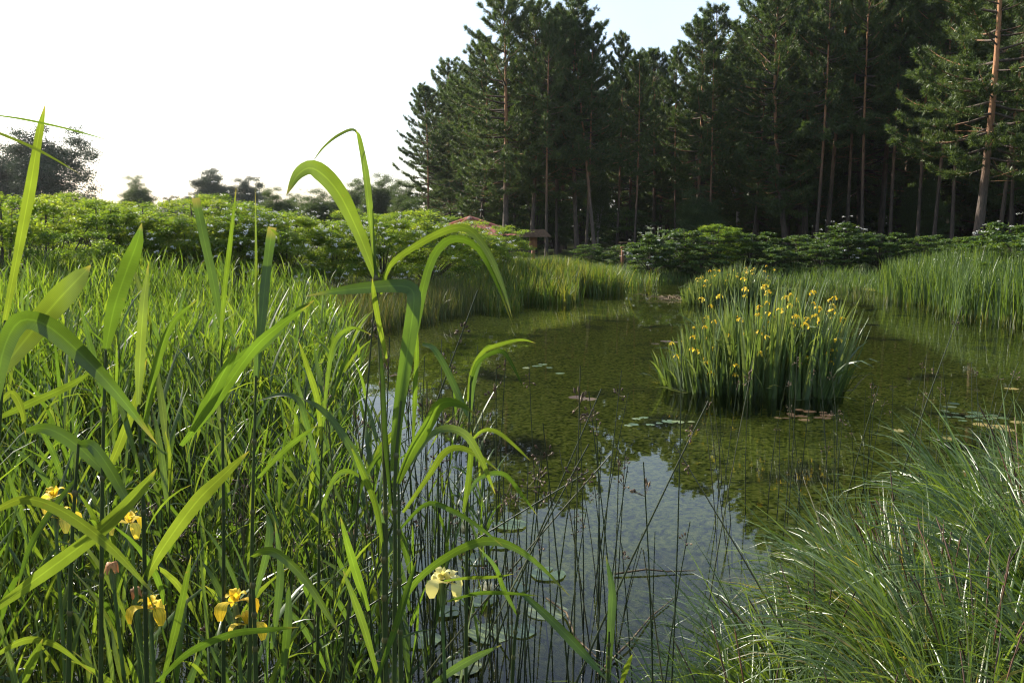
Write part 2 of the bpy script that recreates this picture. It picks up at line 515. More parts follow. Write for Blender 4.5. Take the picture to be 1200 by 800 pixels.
def pine_bark():
    m, nt, nd, lk = mat_new('pine bark')
    out = nd.new('ShaderNodeOutputMaterial')
    tc = nd.new('ShaderNodeTexCoord')
    mp = nd.new('ShaderNodeMapping'); mp.inputs['Scale'].default_value = (5, 5, 1.2)
    lk.new(tc.outputs['Object'], mp.inputs[0])
    vo = nd.new('ShaderNodeTexVoronoi'); vo.feature = 'DISTANCE_TO_EDGE'; vo.inputs['Scale'].default_value = 2.4
    lk.new(mp.outputs[0], vo.inputs['Vector'])
    nz = nd.new('ShaderNodeTexNoise'); nz.inputs['Scale'].default_value = 3; nz.inputs['Detail'].default_value = 6
    lk.new(mp.outputs[0], nz.inputs['Vector'])
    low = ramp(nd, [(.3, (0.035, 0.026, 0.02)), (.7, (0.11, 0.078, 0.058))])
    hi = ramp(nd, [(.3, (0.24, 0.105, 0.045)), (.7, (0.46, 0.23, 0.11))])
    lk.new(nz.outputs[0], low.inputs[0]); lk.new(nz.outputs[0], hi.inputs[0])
    al = nd.new('ShaderNodeAttribute'); al.attribute_name = 'along'    # old scaly bark below, darkened further for shade; thin orange bark above
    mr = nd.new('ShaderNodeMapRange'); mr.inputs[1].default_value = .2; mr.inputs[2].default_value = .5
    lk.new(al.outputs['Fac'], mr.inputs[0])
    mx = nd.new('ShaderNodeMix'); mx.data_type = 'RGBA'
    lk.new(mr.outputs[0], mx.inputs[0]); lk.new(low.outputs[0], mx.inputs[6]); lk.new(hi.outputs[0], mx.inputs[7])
    pb = nd.new('ShaderNodeBsdfPrincipled'); pb.inputs['Roughness'].default_value = 0.85
    lk.new(mx.outputs[2], pb.inputs['Base Color'])
    bp = nd.new('ShaderNodeBump'); bp.inputs['Strength'].default_value = 0.9; bp.inputs['Distance'].default_value = 0.03
    lk.new(vo.outputs['Distance'], bp.inputs['Height']); lk.new(bp.outputs[0], pb.inputs['Normal'])
    lk.new(pb.outputs[0], out.inputs[0])
    return m


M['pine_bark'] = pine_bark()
M['tile'] = plain_mat('red roof tile', [(.3, (0.25, 0.085, 0.06)), (.7, (0.38, 0.16, 0.12))], 6, 0.9, spec=.1)


# ------------------------------------------------------------------ terrain and water
POND = np.array([(-4.2, 1.9), (-1.6, 1.75), (0.5, 1.7), (1.0, 2.15), (1.9, 3.3), (3.0, 4.4), (4.8, 5.3), (7.5, 6.6), (9.8, 9.5), (10.3, 14), (10.3, 20),
                 (10.3, 24.5), (9.6, 28.5), (7.0, 30), (4.2, 29), (2.4, 25.5), (0.6, 22), (-0.9, 19.2), (-2.0, 16.3), (-3.4, 13), (-4.6, 9), (-4.9, 5)])


def pond_sd(x, y):
    """signed distance to the shoreline, negative in the pond"""
    p = np.stack([x, y], -1)
    d = np.full(x.shape, 1e9)
    inside = np.zeros(x.shape, bool)
    n = len(POND)
    for i in range(n):
        a, b = POND[i], POND[(i + 1) % n]
        ab = b - a
        t = np.clip(((p - a) @ ab) / (ab @ ab), 0, 1)
        d = np.minimum(d, np.linalg.norm(p - a - t[..., None] * ab, axis=-1))
        c = ((a[1] > y) != (b[1] > y)) & (x < (b[0] - a[0]) * (y - a[1]) / (b[1] - a[1] + 1e-12) + a[0])
        inside ^= c
    return np.where(inside, -d, d)


def wob(x, y):
    return (np.sin(x * 1.7 + y * 0.6) * np.sin(y * 1.3 - x * 0.4) * 0.5 + np.sin(x * 4.1 + 1.3) * np.sin(y * 3.7 + .5) * 0.25)


def ground_z(x, y):
    x = np.asarray(x, float); y = np.asarray(y, float)
    s = pond_sd(x, y)
    r = np.hypot(x, y)
    bank = 0.13 * (1 - np.exp(-np.maximum(s, 0) / 0.35)) + 0.35 * (1 - np.exp(-np.maximum(s, 0) / 9.0)) + 0.05 * wob(x, y) * np.clip(s, 0, 1)
    bed = -(0.20 + 0.5 / (1 + np.exp((y - 4.1 - .5 * np.sin(x * 1.1)) / .35))) * (1 - np.exp(np.minimum(s, 0) / 0.7)) + 0.05 * wob(x * 1.3, y * 1.3) * np.clip(-s, 0, 1)
    far = 0.004 * np.maximum(r - 60, 0)
    return np.where(s > 0, bank + far, bed)


def ground():
    k = np.linspace(-1, 1, 321)
    gx = 3.0 + np.sign(k) * (np.abs(k) * 14 + np.abs(k) ** 7 * 900)
    k2 = np.linspace(0, 1, 301)
    gy = -6 + k2 * 46 + k2 ** 7 * 1100
    gy = np.concatenate([[-400, -150, -60, -25, -12], gy])
    X, Y = np.meshgrid(gx, gy, indexing='ij')
    Z = ground_z(X, Y)
    a, b = X.shape
    idx = np.arange(a * b).reshape(a, b)
    q = np.stack([idx[:-1, :-1], idx[1:, :-1], idx[1:, 1:], idx[:-1, 1:]], -1).reshape(-1, 4)
    m, nt, nd, lk = mat_new('ground')
    out = nd.new('ShaderNodeOutputMaterial')
    ge = nd.new('ShaderNodeNewGeometry')
    sp = nd.new('ShaderNodeSeparateXYZ'); lk.new(ge.outputs['Position'], sp.inputs[0])
    # meadow soil and grass
    n1 = nd.new('ShaderNodeTexNoise'); n1.inputs['Scale'].default_value = 1.3; n1.inputs['Detail'].default_value = 8
    lk.new(ge.outputs['Position'], n1.inputs['Vector'])
    land = ramp(nd, [(.3, (0.035, 0.04, 0.015)), (.55, (0.05, 0.075, 0.018)), (.75, (0.085, 0.075, 0.035))])
    lk.new(n1.outputs[0], land.inputs[0])
    # submerged weed: small clumps of algae over mud
    n2 = nd.new('ShaderNodeTexNoise'); n2.inputs['Scale'].default_value = 0.75; n2.inputs['Detail'].default_value = 5
    lk.new(ge.outputs['Position'], n2.inputs['Vector'])
    n3 = nd.new('ShaderNodeTexNoise'); n3.inputs['Scale'].default_value = 15; n3.inputs['Detail'].default_value = 5; n3.inputs['Distortion'].default_value = 1.2
    lk.new(ge.outputs['Position'], n3.inputs['Vector'])
    v3 = nd.new('ShaderNodeTexVoronoi'); v3.inputs['Scale'].default_value = 24
    lk.new(ge.outputs['Position'], v3.inputs['Vector'])
    weed = ramp(nd, [(.26, (0.06, 0.065, 0.01)), (.42, (0.24, 0.25, 0.028)), (.56, (0.42, 0.39, 0.06)), (.74, (0.54, 0.47, 0.13))])
    hgt = nd.new('ShaderNodeMath'); hgt.operation = 'MULTIPLY_ADD'; hgt.inputs[1].default_value = -0.3
    lk.new(v3.outputs['Distance'], hgt.inputs[0])
    sh = nd.new('ShaderNodeMath'); sh.operation = 'ADD'; sh.inputs[1].default_value = 0.1
    lk.new(n3.outputs[0], sh.inputs[0]); lk.new(sh.outputs[0], hgt.inputs[2])
    lk.new(hgt.outputs[0], weed.inputs[0])
    mud = ramp(nd, [(.3, (0.018, 0.019, 0.012)), (.7, (0.06, 0.055, 0.03))])
    lk.new(n3.outputs[0], mud.inputs[0])
    patch = nd.new('ShaderNodeMapRange'); patch.inputs[1].default_value = 0.34; patch.inputs[2].default_value = 0.44
    lk.new(n2.outputs[0], patch.inputs[0])
    deep = nd.new('ShaderNodeMapRange'); deep.inputs[1].default_value = -0.5; deep.inputs[2].default_value = -0.27
    deep.inputs[3].default_value = 0.12
    lk.new(sp.outputs['Z'], deep.inputs[0])
    pm = nd.new('ShaderNodeMath'); pm.operation = 'MULTIPLY'
    lk.new(patch.outputs[0], pm.inputs[0]); lk.new(deep.outputs[0], pm.inputs[1])
    bedc = nd.new('ShaderNodeMix'); bedc.data_type = 'RGBA'
    lk.new(pm.outputs[0], bedc.inputs[0]); lk.new(mud.outputs[0], bedc.inputs[6]); lk.new(weed.outputs[0], bedc.inputs[7])
    wet = nd.new('ShaderNodeMapRange'); wet.inputs[1].default_value = -0.05; wet.inputs[2].default_value = 0.06
    lk.new(sp.outputs['Z'], wet.inputs[0])
    cm = nd.new('ShaderNodeMix'); cm.data_type = 'RGBA'
    lk.new(wet.outputs[0], cm.inputs[0]); lk.new(bedc.outputs[2], cm.inputs[6]); lk.new(land.outputs[0], cm.inputs[7])
    pb = nd.new('ShaderNodeBsdfPrincipled'); pb.inputs['Roughness'].default_value = 0.9; pb.inputs['Specular IOR Level'].default_value = 0.1
    lk.new(cm.outputs[2], pb.inputs['Base Color'])
    bp = nd.new('ShaderNodeBump'); bp.inputs['Strength'].default_value = 1.0; bp.inputs['Distance'].default_value = 0.05
    lk.new(hgt.outputs[0], bp.inputs['Height']); lk.new(bp.outputs[0], pb.inputs['Normal'])
    lk.new(pb.outputs[0], out.inputs[0])
    o = MB().add(np.stack([X, Y, Z], -1).reshape(-1, 3), quads=q).build('ground', m)
    tag(o, 'grassy bank and weedy pond bed', None, None, 'structure')


def water():
    m, nt, nd, lk = mat_new('water')
    out = nd.new('ShaderNodeOutputMaterial')
    ge = nd.new('ShaderNodeNewGeometry')
    mp = nd.new('ShaderNodeMapping'); mp.inputs['Scale'].default_value = (1, 1, 1)
    lk.new(ge.outputs['Position'], mp.inputs[0])
    nz = nd.new('ShaderNodeTexNoise'); nz.inputs['Scale'].default_value = 2.2; nz.inputs['Detail'].default_value = 3
    lk.new(mp.outputs[0], nz.inputs['Vector'])
    bp = nd.new('ShaderNodeBump'); bp.inputs['Strength'].default_value = 0.012; bp.inputs['Distance'].default_value = 0.1
    lk.new(nz.outputs[0], bp.inputs['Height'])
    fr = nd.new('ShaderNodeFresnel'); fr.inputs['IOR'].default_value = 1.333
    lk.new(bp.outputs[0], fr.inputs['Normal'])
    gl = nd.new('ShaderNodeBsdfGlossy'); gl.inputs['Roughness'].default_value = 0.012
    lk.new(bp.outputs[0], gl.inputs['Normal'])
    tr = nd.new('ShaderNodeBsdfTransparent'); tr.inputs['Color'].default_value = (0.93, 0.96, 0.84, 1)
    ms = nd.new('ShaderNodeMixShader')
    lk.new(fr.outputs[0], ms.inputs[0]); lk.new(tr.outputs[0], ms.inputs[1]); lk.new(gl.outputs[0], ms.inputs[2])
    lk.new(ms.outputs[0], out.inputs[0])
    x0, x1, y0, y1 = -5.5, 11, 1.2, 31
    o = MB().add([(x0, y0, 0), (x1, y0, 0), (x1, y1, 0), (x0, y1, 0)], quads=[(0, 1, 2, 3)]).build('water', m)
    tag(o, 'still clear pond water', None, None, 'structure')


ground()
water()


def gz(x, y):
    return float(ground_z(np.array([x]), np.array([y]))[0])


# ------------------------------------------------------------------ trees
def tree_trunk(mb, pts, r0, r1, sides=10, flare=1.35):
    pts = np.asarray(pts, float)
    n = 12
    t = np.linspace(0, 1, n)
    P = np.stack([np.interp(t, np.linspace(0, 1, len(pts)), pts[:, k]) for k in range(3)], 1)
    r = r0 + (r1 - r0) * t ** 0.9
    r[0] *= flare
    r[1] *= 1 + (flare - 1) * 0.25
    tube(mb, P, r, sides)


def make_pine(h, crown_base, spread, dens=1.0, seed=0, r0=0.2, dead=8):
    """Scots pine, base at the origin: trunk, limbs and a crown of needle tufts"""
    g = np.random.default_rng(seed)
    bend = g.normal(0, 0.015 * h, 2)
    tz = np.linspace(0, 1, 6)
    tp = np.stack([bend[0] * np.sin(tz * 2.2), bend[1] * np.sin(tz * 2.7), tz * h], 1)
    trunk = MB()
    tree_trunk(trunk, tp, r0, 0.03)
    limbs, crown = MB(), MB()
    tuft_p, tuft_d = [], []

    def axis(z):
        t = z / h
        return np.array((bend[0] * math.sin(t * 2.2), bend[1] * math.sin(t * 2.7), z))

    z = crown_base * h
    LP, LR = [], []
    while z < h * 0.985:
        t = (z - crown_base * h) / (h * (1 - crown_base))
        prof = (0.6 + 0.4 * min(1, t / 0.2)) * (1 - t ** 2.4) ** 0.9 * (1 - .22 * t) + 0.1
        k = int(g.integers(3, 6))
        a0 = g.uniform(0, 6.283)
        for j in range(k):
            if g.random() < 0.14:
                continue
            L = spread * prof * g.uniform(0.55, 1.18)
            az = a0 + j * 6.283 / k + g.normal(0, 0.3)
            rise = 0.12 + 0.75 * t + g.normal(0, 0.13)
            s = np.linspace(0, 1, 6)
            d = np.array((math.sin(az), math.cos(az), 0))
            bz = L * (rise * s + 0.05 * s ** 2 - (0.26 * (1 - t)) * np.sin(s * 2.4))
            P = axis(z + g.normal(0, .12))[None] + d[None] * (L * s)[:, None]
            P[:, 2] += bz
            side = np.array((d[1], -d[0], 0))
            P += side[None] * (L * 0.12 * g.normal() * s ** 2)[:, None]
            LP.append(P)
            LR.append(np.linspace(max(0.012, 0.017 * L), 0.006, 6))
            nt_ = int((7 + 10.5 * L) * dens)
            ss = 0.22 + 0.78 * g.random(nt_) ** 0.75
            for q in ss:
                i = min(4, int(q * 5)); f = q * 5 - i
                b = P[i] * (1 - f) + P[i + 1] * f
                sl = (0.12 + 0.5 * L * 0.45 * (1.05 - q)) * g.uniform(0.3, 1.1)
                sgn = 1 if g.random() < .5 else -1
                dirn = d * g.uniform(.2, .9) + side * sgn * g.uniform(.3, 1.0) + np.array((0, 0, g.uniform(-.1, .3)))
                dirn /= np.linalg.norm(dirn)
                ns = 2 if sl > 0.35 else 1
                for w in range(ns):
                    p = b + dirn * sl * (1 - 0.5 * w) + g.normal(0, .03, 3)
                    tuft_p.append(p)
                    tuft_d.append(dirn * 0.6 + np.array((0, 0, 0.75)))
            tuft_p.append(P[-1]); tuft_d.append(d * .7 + np.array((0, 0, .7)))
        z += h * 0.022 * g.uniform(0.7, 1.4) * (1.0 if t < .7 else 0.75)
    tubes(limbs, np.stack(LP), np.stack(LR), 4)
    for i in range(dead):                                     # bare dead branches below the crown
        z = g.uniform(0.22, crown_base + .12) * h
        az = g.uniform(0, 6.283)
        L = g.uniform(.5, 1.6)
        s = np.linspace(0, 1, 5)
        d = np.array((math.sin(az), math.cos(az), 0))
        P = axis(z)[None] + d[None] * (L * s)[:, None]
        P[:, 2] += L * (0.12 * s - 0.35 * s ** 2 * g.uniform(-.6, 1.2))
        tube(trunk, P, np.linspace(.022, .006, 5), 4)
    tp_, td_ = np.array(tuft_p), unit(np.array(tuft_d))
    K = 19
    N = len(tp_)
    base = np.repeat(tp_, K, 0)
    nd_ = unit(np.repeat(td_, K, 0) + g.normal(0, .75, (N * K, 3)))
    base = base - np.repeat(td_, K, 0) * g.uniform(0, .16, (N * K, 1))
    L = g.uniform(.13, .25, N * K)[:, None]
    w = unit(np.cross(nd_, g.normal(0, 1, (N * K, 3)))) * g.uniform(.009, .018, N * K)[:, None]
    v = np.stack([base - w, base + w, base + nd_ * L + w * .3, base + nd_ * L - w * .3], 1).reshape(-1, 3)
    tint = np.repeat(np.repeat(np.clip(g.normal(.5, .22, N), 0, 1), K), 4)
    crown.add(v, quads=np.arange(N * K * 4).reshape(-1, 4), tint=tint)
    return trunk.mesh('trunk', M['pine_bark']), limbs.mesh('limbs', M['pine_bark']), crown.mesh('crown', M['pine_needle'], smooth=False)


def pine_proto(name, *a, **k):
    t, l, c = make_pine(*a, **k)
    r = empty(name)
    part('trunk', t, None, r)
    part('limbs', l, None, r)
    part('crown', c, None, r)
    return r


class Once:
    """first use moves the prototype itself, later uses copy it"""

    def __init__(self, proto):
        self.p, self.used = proto, False

    def put(self, loc, rz=0.0, scale=1.0, label=None, cat=None, group=None, tilt=(0, 0)):
        if not self.used:
            self.used = True
            o = self.p
            o.location = [float(c) for c in loc]
            o.rotation_euler = (tilt[0], tilt[1], rz)
            o.scale = (scale, scale, scale) if not hasattr(scale, '__len__') else scale
        else:
            o = dup(self.p, loc, rz, scale, tilt=tilt)
            for k_ in ('label', 'category', 'group'):
                if k_ in o:
                    del o[k_]
        return tag(o, label, cat, group)


PINES = [
    Once(pine_proto('pine_tree', 15, .27, 3.4, 1.2, 11, 0.156)),
    Once(pine_proto('pine_tree', 15, .31, 3.0, 1.15, 12, 0.148)),
    Once(pine_proto('pine_tree', 15, .18, 3.5, 1.15, 13, 0.172)),
    Once(pine_proto('pine_tree', 15, .42, 2.7, 1.1, 14, 0.133)),
    Once(pine_proto('pine_tree', 15, .27, 4.0, 1.2, 15, 0.203)),
    Once(pine_proto('pine_tree', 15, .12, 3.4, 1.1, 16, 0.156)),
]

FRONT = [
    (502, 50, 100, 1, -8, 'short pine with an open tiered crown at the left end of the pine wood'),
    (560, 47, 40, 2, 0, 'bushy pine whose low crown hangs above the red tiled roof'),
    (592, 43, -4, 4, 6, 'broad tall pine behind the red roof, first full-height crown from the left'),
    (622, 44, 2, 0, -10, 'tall pine with a leaning reddish trunk behind the dark roofed shelter'),
    (655, 48, 14, 1, 6, 'slim pine standing between the dark shelter and the bright leaning trunk'),
    (676, 44, -4, 0, 4, 'tall pine with a straight sunlit trunk left of the bright leaning trunk'),
    (697, 42, 10, 3, 40, 'thin pine with a pale sunlit trunk leaning to the right'),
    (765, 52, 60, 1, 6, 'lower pine whose crown fills the dip in the tree line'),
    (813, 45, 24, 1, 2, 'slender pine with an orange trunk beside the pale birch crown'),
    (921, 43, -30, 2, 14, 'tall pine with a bright trunk behind the white flowering bushes'),
    (941, 46, -70, 1, 6, 'dark pine close behind the bright trunk right of the birch'),
    (966, 44, -60, 3, 20, 'thin tilted pine above the dark bushes in mid wood'),
    (1028, 46, -90, 0, 4, 'pine with a half sunlit trunk above the left end of the cattails'),
    (1050, 52, -70, 1, -4, 'pine with a narrow orange trunk behind the middle of the cattails'),
    (1140, 33, -140, 4, 6, 'biggest pine with a thick grey trunk above the right cattail bed'),
    (1192, 40, -140, 2, 10, 'pine at the far right end of the wood beside the white flowered shrub'),
]
SLIM = [(640, 42, 20, 4), (652, 45, 8, -4), (686, 43, 30, 3), (722, 46, 40, -6), (742, 44, 60, 5), (790, 47, 55, 2), (830, 44, 50, -3), (880, 45, 20, 8), (953, 41, -50, 10), (990, 43, -60, -5),
        (1008, 41, -60, 4), (1040, 42, -80, 8), (1072, 41, -80, -4), (1090, 40, -90, 3), (1112, 39, -90, 6), (1165, 37, -110, 12), (1180, 39, -100, -6)]
for px, d, top, lean in SLIM:
    FRONT.append((px, d, top, 3, lean, None))
used_xy = []
for px, d, top, k, lean, lab in FRONT:
    x, y = (px - 600) / F * d, float(d)
    z = gz(x, y)
    h = at(px, top, d)[2] - z
    x_t = lean / F * d
    wd = .72 if lab is None else .95 if k != 4 else 1
    PINES[k].put((x, y, z - .05), U(0, 6.28), (h / 15 * wd, h / 15 * wd, h / 15), lab or 'slim bare-stemmed pine in the front rows of the wood', 'pine tree', None if lab else 'slim pines at the edge of the wood', tilt=(0, math.atan2(x_t, h)))
    used_xy.append((x, y))
# the rest of the wood
cand, tries = [], 0
while len(cand) < 190 and tries < 6000:
    tries += 1
    y = U(48, 100)
    x = U(-0.085 * y, 0.74 * y + 6)
    if all((x - a) ** 2 + (y - b) ** 2 > 2.4 ** 2 for a, b in used_xy):
        used_xy.append((x, y))
        cand.append((x, y))
for x, y in [(30, 36), (33, 30), (29, 26), (36, 24), (38, 33), (27, 33)]:  # pines out of view on the right, added for shade and reflection
    cand.append((x, y))
for x, y in cand:
    h = U(16, 20) if x > .31 * y else U(12.0, 14.5) if x > 2 else U(9.5, 12)
    if y > 50 and .16 * y < x < .3 * y:
        h *= .82
    PINES[int(rng.choice([0, 1, 2, 3, 5, 5]))].put((x, y, gz(x, y) - .05), U(0, 6.28), h / 15, 'dark pine deep in the wood behind the front row of trunks', 'pine tree', 'pines deep in the wood')


def make_leafy(h, w, seed, n_clump, n_leaf, leaf, trunk_h=0.25, mat='tree_leaf', bark='bark', shape=1.0, clump=.35, layer=0.0, r0=None, lobes=0):
    """broad-leaved tree or shrub: trunk with limbs and a crown of separate leaves grouped in clumps"""
    g = np.random.default_rng(seed)
    c = []
    while len(c) < n_clump:
        p = g.uniform(-1, 1, 3)
        r = np.linalg.norm(p)
        if r > 1 or r < .45 * g.random():
            continue
        wz = (p[2] + 1) / 2
        narrow = 1 - shape * .55 * wz ** 1.6
        c.append((p[0] * w / 2 * narrow * g.uniform(.8, 1.1), p[1] * w / 2 * narrow * g.uniform(.8, 1.1), h * (trunk_h + (1 - trunk_h) * wz)))
    c = np.array(c)
    if lobes:                                                 # crown broken into boughs with gaps between them
        b = c[g.permutation(len(c))[:lobes]] * np.array((.85, .85, .88))
        i = g.integers(0, lobes, n_clump)
        c = b[i] + g.normal(0, 1, (n_clump, 3)) * np.array((w * .12, w * .12, h * .075)) * g.uniform(.6, 1.25, (lobes, 1))[i]
        c[:, 2] = np.maximum(c[:, 2], h * trunk_h * .8)
    trunk = MB()
    r0 = r0 or 0.012 * h + .02
    P, Rr = [], []
    for p in c[:min(46, len(c))]:
        s = np.linspace(0, 1, 6)
        z0 = h * trunk_h * g.uniform(.3, 1.0)
        q = np.stack([p[0] * s ** 1.5, p[1] * s ** 1.5, z0 + (p[2] - z0) * s], 1)
        P.append(q)
        Rr.append(np.linspace(r0 * .4, .006, 6))
    tubes(trunk, np.stack(P), np.stack(Rr), 4)
    tree_trunk(trunk, [(0, 0, -.05), (.02 * w, .01 * w, h * .4), (0, 0, h * .9)], r0, .012, 7)
    per = max(3, n_leaf // n_clump)
    N = per * n_clump
    cs = h * clump * .3
    off = g.normal(0, 1, (N, 3)) * np.array((cs, cs, cs * (.6 if not layer else .35)))
    pos = np.repeat(c, per, 0) + off
    pos[:, 2] = np.maximum(pos[:, 2], .04)
    nrm = unit(g.normal(0, .75, (N, 3)) + np.array((0, 0, .9 + layer)))
    upv = unit(off * np.array((1, 1, .2)) + g.normal(0, .4 * cs, (N, 3)))
    crown = MB()
    tint = np.clip(np.repeat(g.normal(.5, .2, n_clump), per) + g.normal(0, .15, N), 0, 1)
    leaf_quads(crown, pos, nrm, upv, g.uniform(.7, 1.2, N) * leaf, g.uniform(.45, .7, N) * leaf, tint)
    return trunk.mesh('trunk', M[bark]), crown.mesh('crown', M[mat], smooth=False), c


def leafy_proto(name, *a, blossoms=0, low=False, names=('trunk', 'crown'), **k):
    t, cr, c = make_leafy(*a, **k)
    t.name, cr.name = names
    r = empty(name)
    part(names[0], t, None, r)
    part(names[1], cr, None, r)
    if blossoms:
        g = np.random.default_rng(99 + blossoms)
        h, w = a[0], a[1]
        mb = MB()
        out = unit(c - np.array((0, 0, h * .45)))
        pick = g.integers(0, len(c), blossoms)
        ctr = c[pick] + out[pick] * g.uniform(.16, .36, (blossoms, 1)) * w * .4 + g.normal(0, .06 * h, (blossoms, 3))
        K = 12
        p = np.repeat(ctr, K, 0) + g.normal(0, .03, (blossoms * K, 3)) * np.array((1, 1, .5))
        nrm = unit(np.repeat(out[pick], K, 0) * .6 + g.normal(0, .5, p.shape) + np.array((0, 0, .7)))
        leaf_quads(mb, p, nrm, g.normal(0, 1, p.shape), g.uniform(.03, .05, len(p)), g.uniform(.025, .04, len(p)), g.random(len(p)))
        part('blossoms', mb.mesh('blossoms', M['blossom'], False), None, r, 'stuff')
    return r


BIRCH = Once(leafy_proto('birch_tree', 13, 4.6, 21, 260, 34000, .17, trunk_h=.3, mat='tree_leaf', bark='birch_bark', shape=1.1, clump=.1, r0=.13))
BROAD = Once(leafy_proto('broadleaf_tree', 9, 6.0, 41, 190, 72000, .13, trunk_h=.1, mat='far_leaf', shape=.35, clump=.12, lobes=30))
BROAD2 = Once(leafy_proto('broadleaf_tree', 9, 4.8, 23, 190, 72000, .12, trunk_h=.06, mat='tree_leaf', shape=.7, clump=.12, lobes=30))


def put_tree(P, px, d, top, w_scale, lab, cat, h0, group=None, tilt=(0, 0)):
    x = (px - 600) / F * d
    z = gz(x, d)
    h = at(px, top, d)[2] - z
    s = h / h0
    return P.put((x, d, z - .03), U(0, 6.28), (s * w_scale, s * w_scale, s), lab, cat, group, tilt)


put_tree(BIRCH, 862, 52, 30, 1.0, 'pale green birch crown rising between the dark pines', 'birch tree', 13)
put_tree(BIRCH, 700, 47, 190, .8, 'slim birch with a white trunk beside the leaning pine', 'birch tree', 13)
put_tree(BROAD, 66, 62, 138, 1.0, 'tall dark broadleaf tree against the white sky at far left', 'tree', 9)
put_tree(BROAD, 10, 64, 160, 1.05, 'rounder dark tree at the left edge beside the tall broadleaf tree', 'tree', 9)
put_tree(BROAD2, 166, 72, 205, 1.1, 'small round dark tree alone above the hedge', 'tree', 9)
put_tree(BROAD, 249, 95, 192, 1.0, 'airy hazy tree beyond the hedge, taller of the distant pair', 'tree', 9)
put_tree(BROAD, 293, 100, 202, 1.0, 'lower hazy distant tree right of the airy one', 'tree', 9)
put_tree(BROAD2, 218, 90, 232, .7, 'tiny dark treetop just left of the airy distant tree', 'tree', 9)
put_tree(BROAD2, 328, 42, 219, 1.1, 'dark green rounded tree close behind the middle of the hedge', 'tree', 9)
put_tree(BROAD2, 372, 44, 221, 1.2, 'dark green tree behind the hedge under the arching reed leaf', 'tree', 9)
for px, d, top, wq, P in [(205, 105, 226, .9, BROAD), (236, 98, 222, .8, BROAD), (271, 110, 219, .9, BROAD), (312, 96, 222, .8, BROAD), (345, 58, 226, 1.1, BROAD2), (356, 46, 230, 1.2, BROAD2), (394, 60, 222, 1.2, BROAD2), (430, 84, 208, 1.1, BROAD2), (461, 80, 209, 1.1, BROAD2), (130, 110, 236, 1.0, BROAD), (-20, 66, 176, 1.0, BROAD), (100, 100, 236, .9, BROAD)]:
    put_tree(P, px, d, top, wq, 'hazy tree in the low distant tree line beyond the hedge', 'tree', 9, 'distant tree line')
put_tree(BROAD2, 412, 75, 214, 1.0, 'soft green tree left of the paired poplar-like crowns', 'tree', 9)
put_tree(BROAD2, 446, 70, 203, 1.0, 'pale green pointed tree between the hedge and the pine wood', 'tree', 9)
put_tree(BROAD2, 476, 66, 212, 1.0, 'pale green tree next to the leftmost short pine', 'tree', 9)

# ------------------------------------------------------------------ shrubs
HEDGE = [Once(leafy_proto('flowering_shrub', 2.4, 3.0, 31, 120, 23000, .062, trunk_h=.06, mat='shrub_leaf', shape=.45, clump=.17, layer=.8, blossoms=80, names=('branches', 'foliage'))),
         Once(leafy_proto('flowering_shrub', 2.4, 2.8, 32, 115, 23000, .062, trunk_h=.06, mat='shrub_leaf', shape=.6, clump=.17, layer=.8, blossoms=150, names=('branches', 'foliage')))]
PLAIN = Once(leafy_proto('leafy_shrub', 2.4, 3.0, 33, 120, 23500, .062, trunk_h=.05, mat='shrub_leaf', shape=.5, clump=.14, layer=.9, names=('branches', 'foliage')))
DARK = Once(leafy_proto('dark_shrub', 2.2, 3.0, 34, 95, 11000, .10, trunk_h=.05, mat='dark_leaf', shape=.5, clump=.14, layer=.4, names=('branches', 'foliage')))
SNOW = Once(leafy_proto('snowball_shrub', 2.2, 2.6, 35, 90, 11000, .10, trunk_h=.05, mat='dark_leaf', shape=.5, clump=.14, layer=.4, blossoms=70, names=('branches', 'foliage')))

hedge_rows = [  # px, distance, top py, proto, label
    (8, 12.5, 222, PLAIN, 'yellow green shrub at the left edge of the hedge, nearest one'),
    (60, 14.5, 228, PLAIN, 'bright leafy shrub under the tall dark tree at the left'),
    (118, 17, 236, PLAIN, 'sunlit shrub in the hedge left of the small round tree'),
    (172, 18, 231, HEDGE[0], 'sunlit shrub below the small round tree on the horizon'),
    (228, 18, 232, HEDGE[0], 'shrub with scattered white flowers below the airy distant tree'),
    (280, 18, 238, HEDGE[1], 'shrub with white flowers left of the dark rounded tree'),
    (335, 18, 244, HEDGE[1], 'shrub thick with white blossom right of the hedge centre'),
    (392, 18.5, 248, HEDGE[1], 'white flowering shrub with a deeply shaded face beside the pond'),
    (448, 19.5, 254, HEDGE[1], 'white flowering shrub behind the tall foreground reed'),
    (503, 21, 257, HEDGE[0], 'pale flowering shrub just left of the red roof'),
    (548, 23, 259, HEDGE[0], 'low flowering shrub in front of the red roof'),
    (590, 25, 264, PLAIN, 'feathery light green shrub left of the dark roofed shelter'),
    (90, 22, 226, PLAIN, 'back row shrub of the hedge behind the bright leafy one'),
    (145, 24, 232, PLAIN, 'back row shrub rising left of the small round tree'),
    (255, 25, 230, PLAIN, 'back row shrub behind the white flowered part of the hedge'),
    (310, 25, 236, HEDGE[0], 'back row flowering shrub before the dark rounded tree'),
    (420, 27, 244, PLAIN, 'back row shrub left of the little bright tree'),
    (470, 28, 250, PLAIN, 'back row shrub at the foot of the little bright tree'),
]
for px, d, top, P, lab in hedge_rows:
    put_tree(P, px, d, top - (3 if d < 20 else 5) + rng.normal(0, 3.5), 1.0 if d < 20 else 1.15, lab, 'shrub', 2.4)
put_tree(BROAD2, 491, 31, 231, 1.15, 'little bright green tree left of the red roof', 'tree', 9)

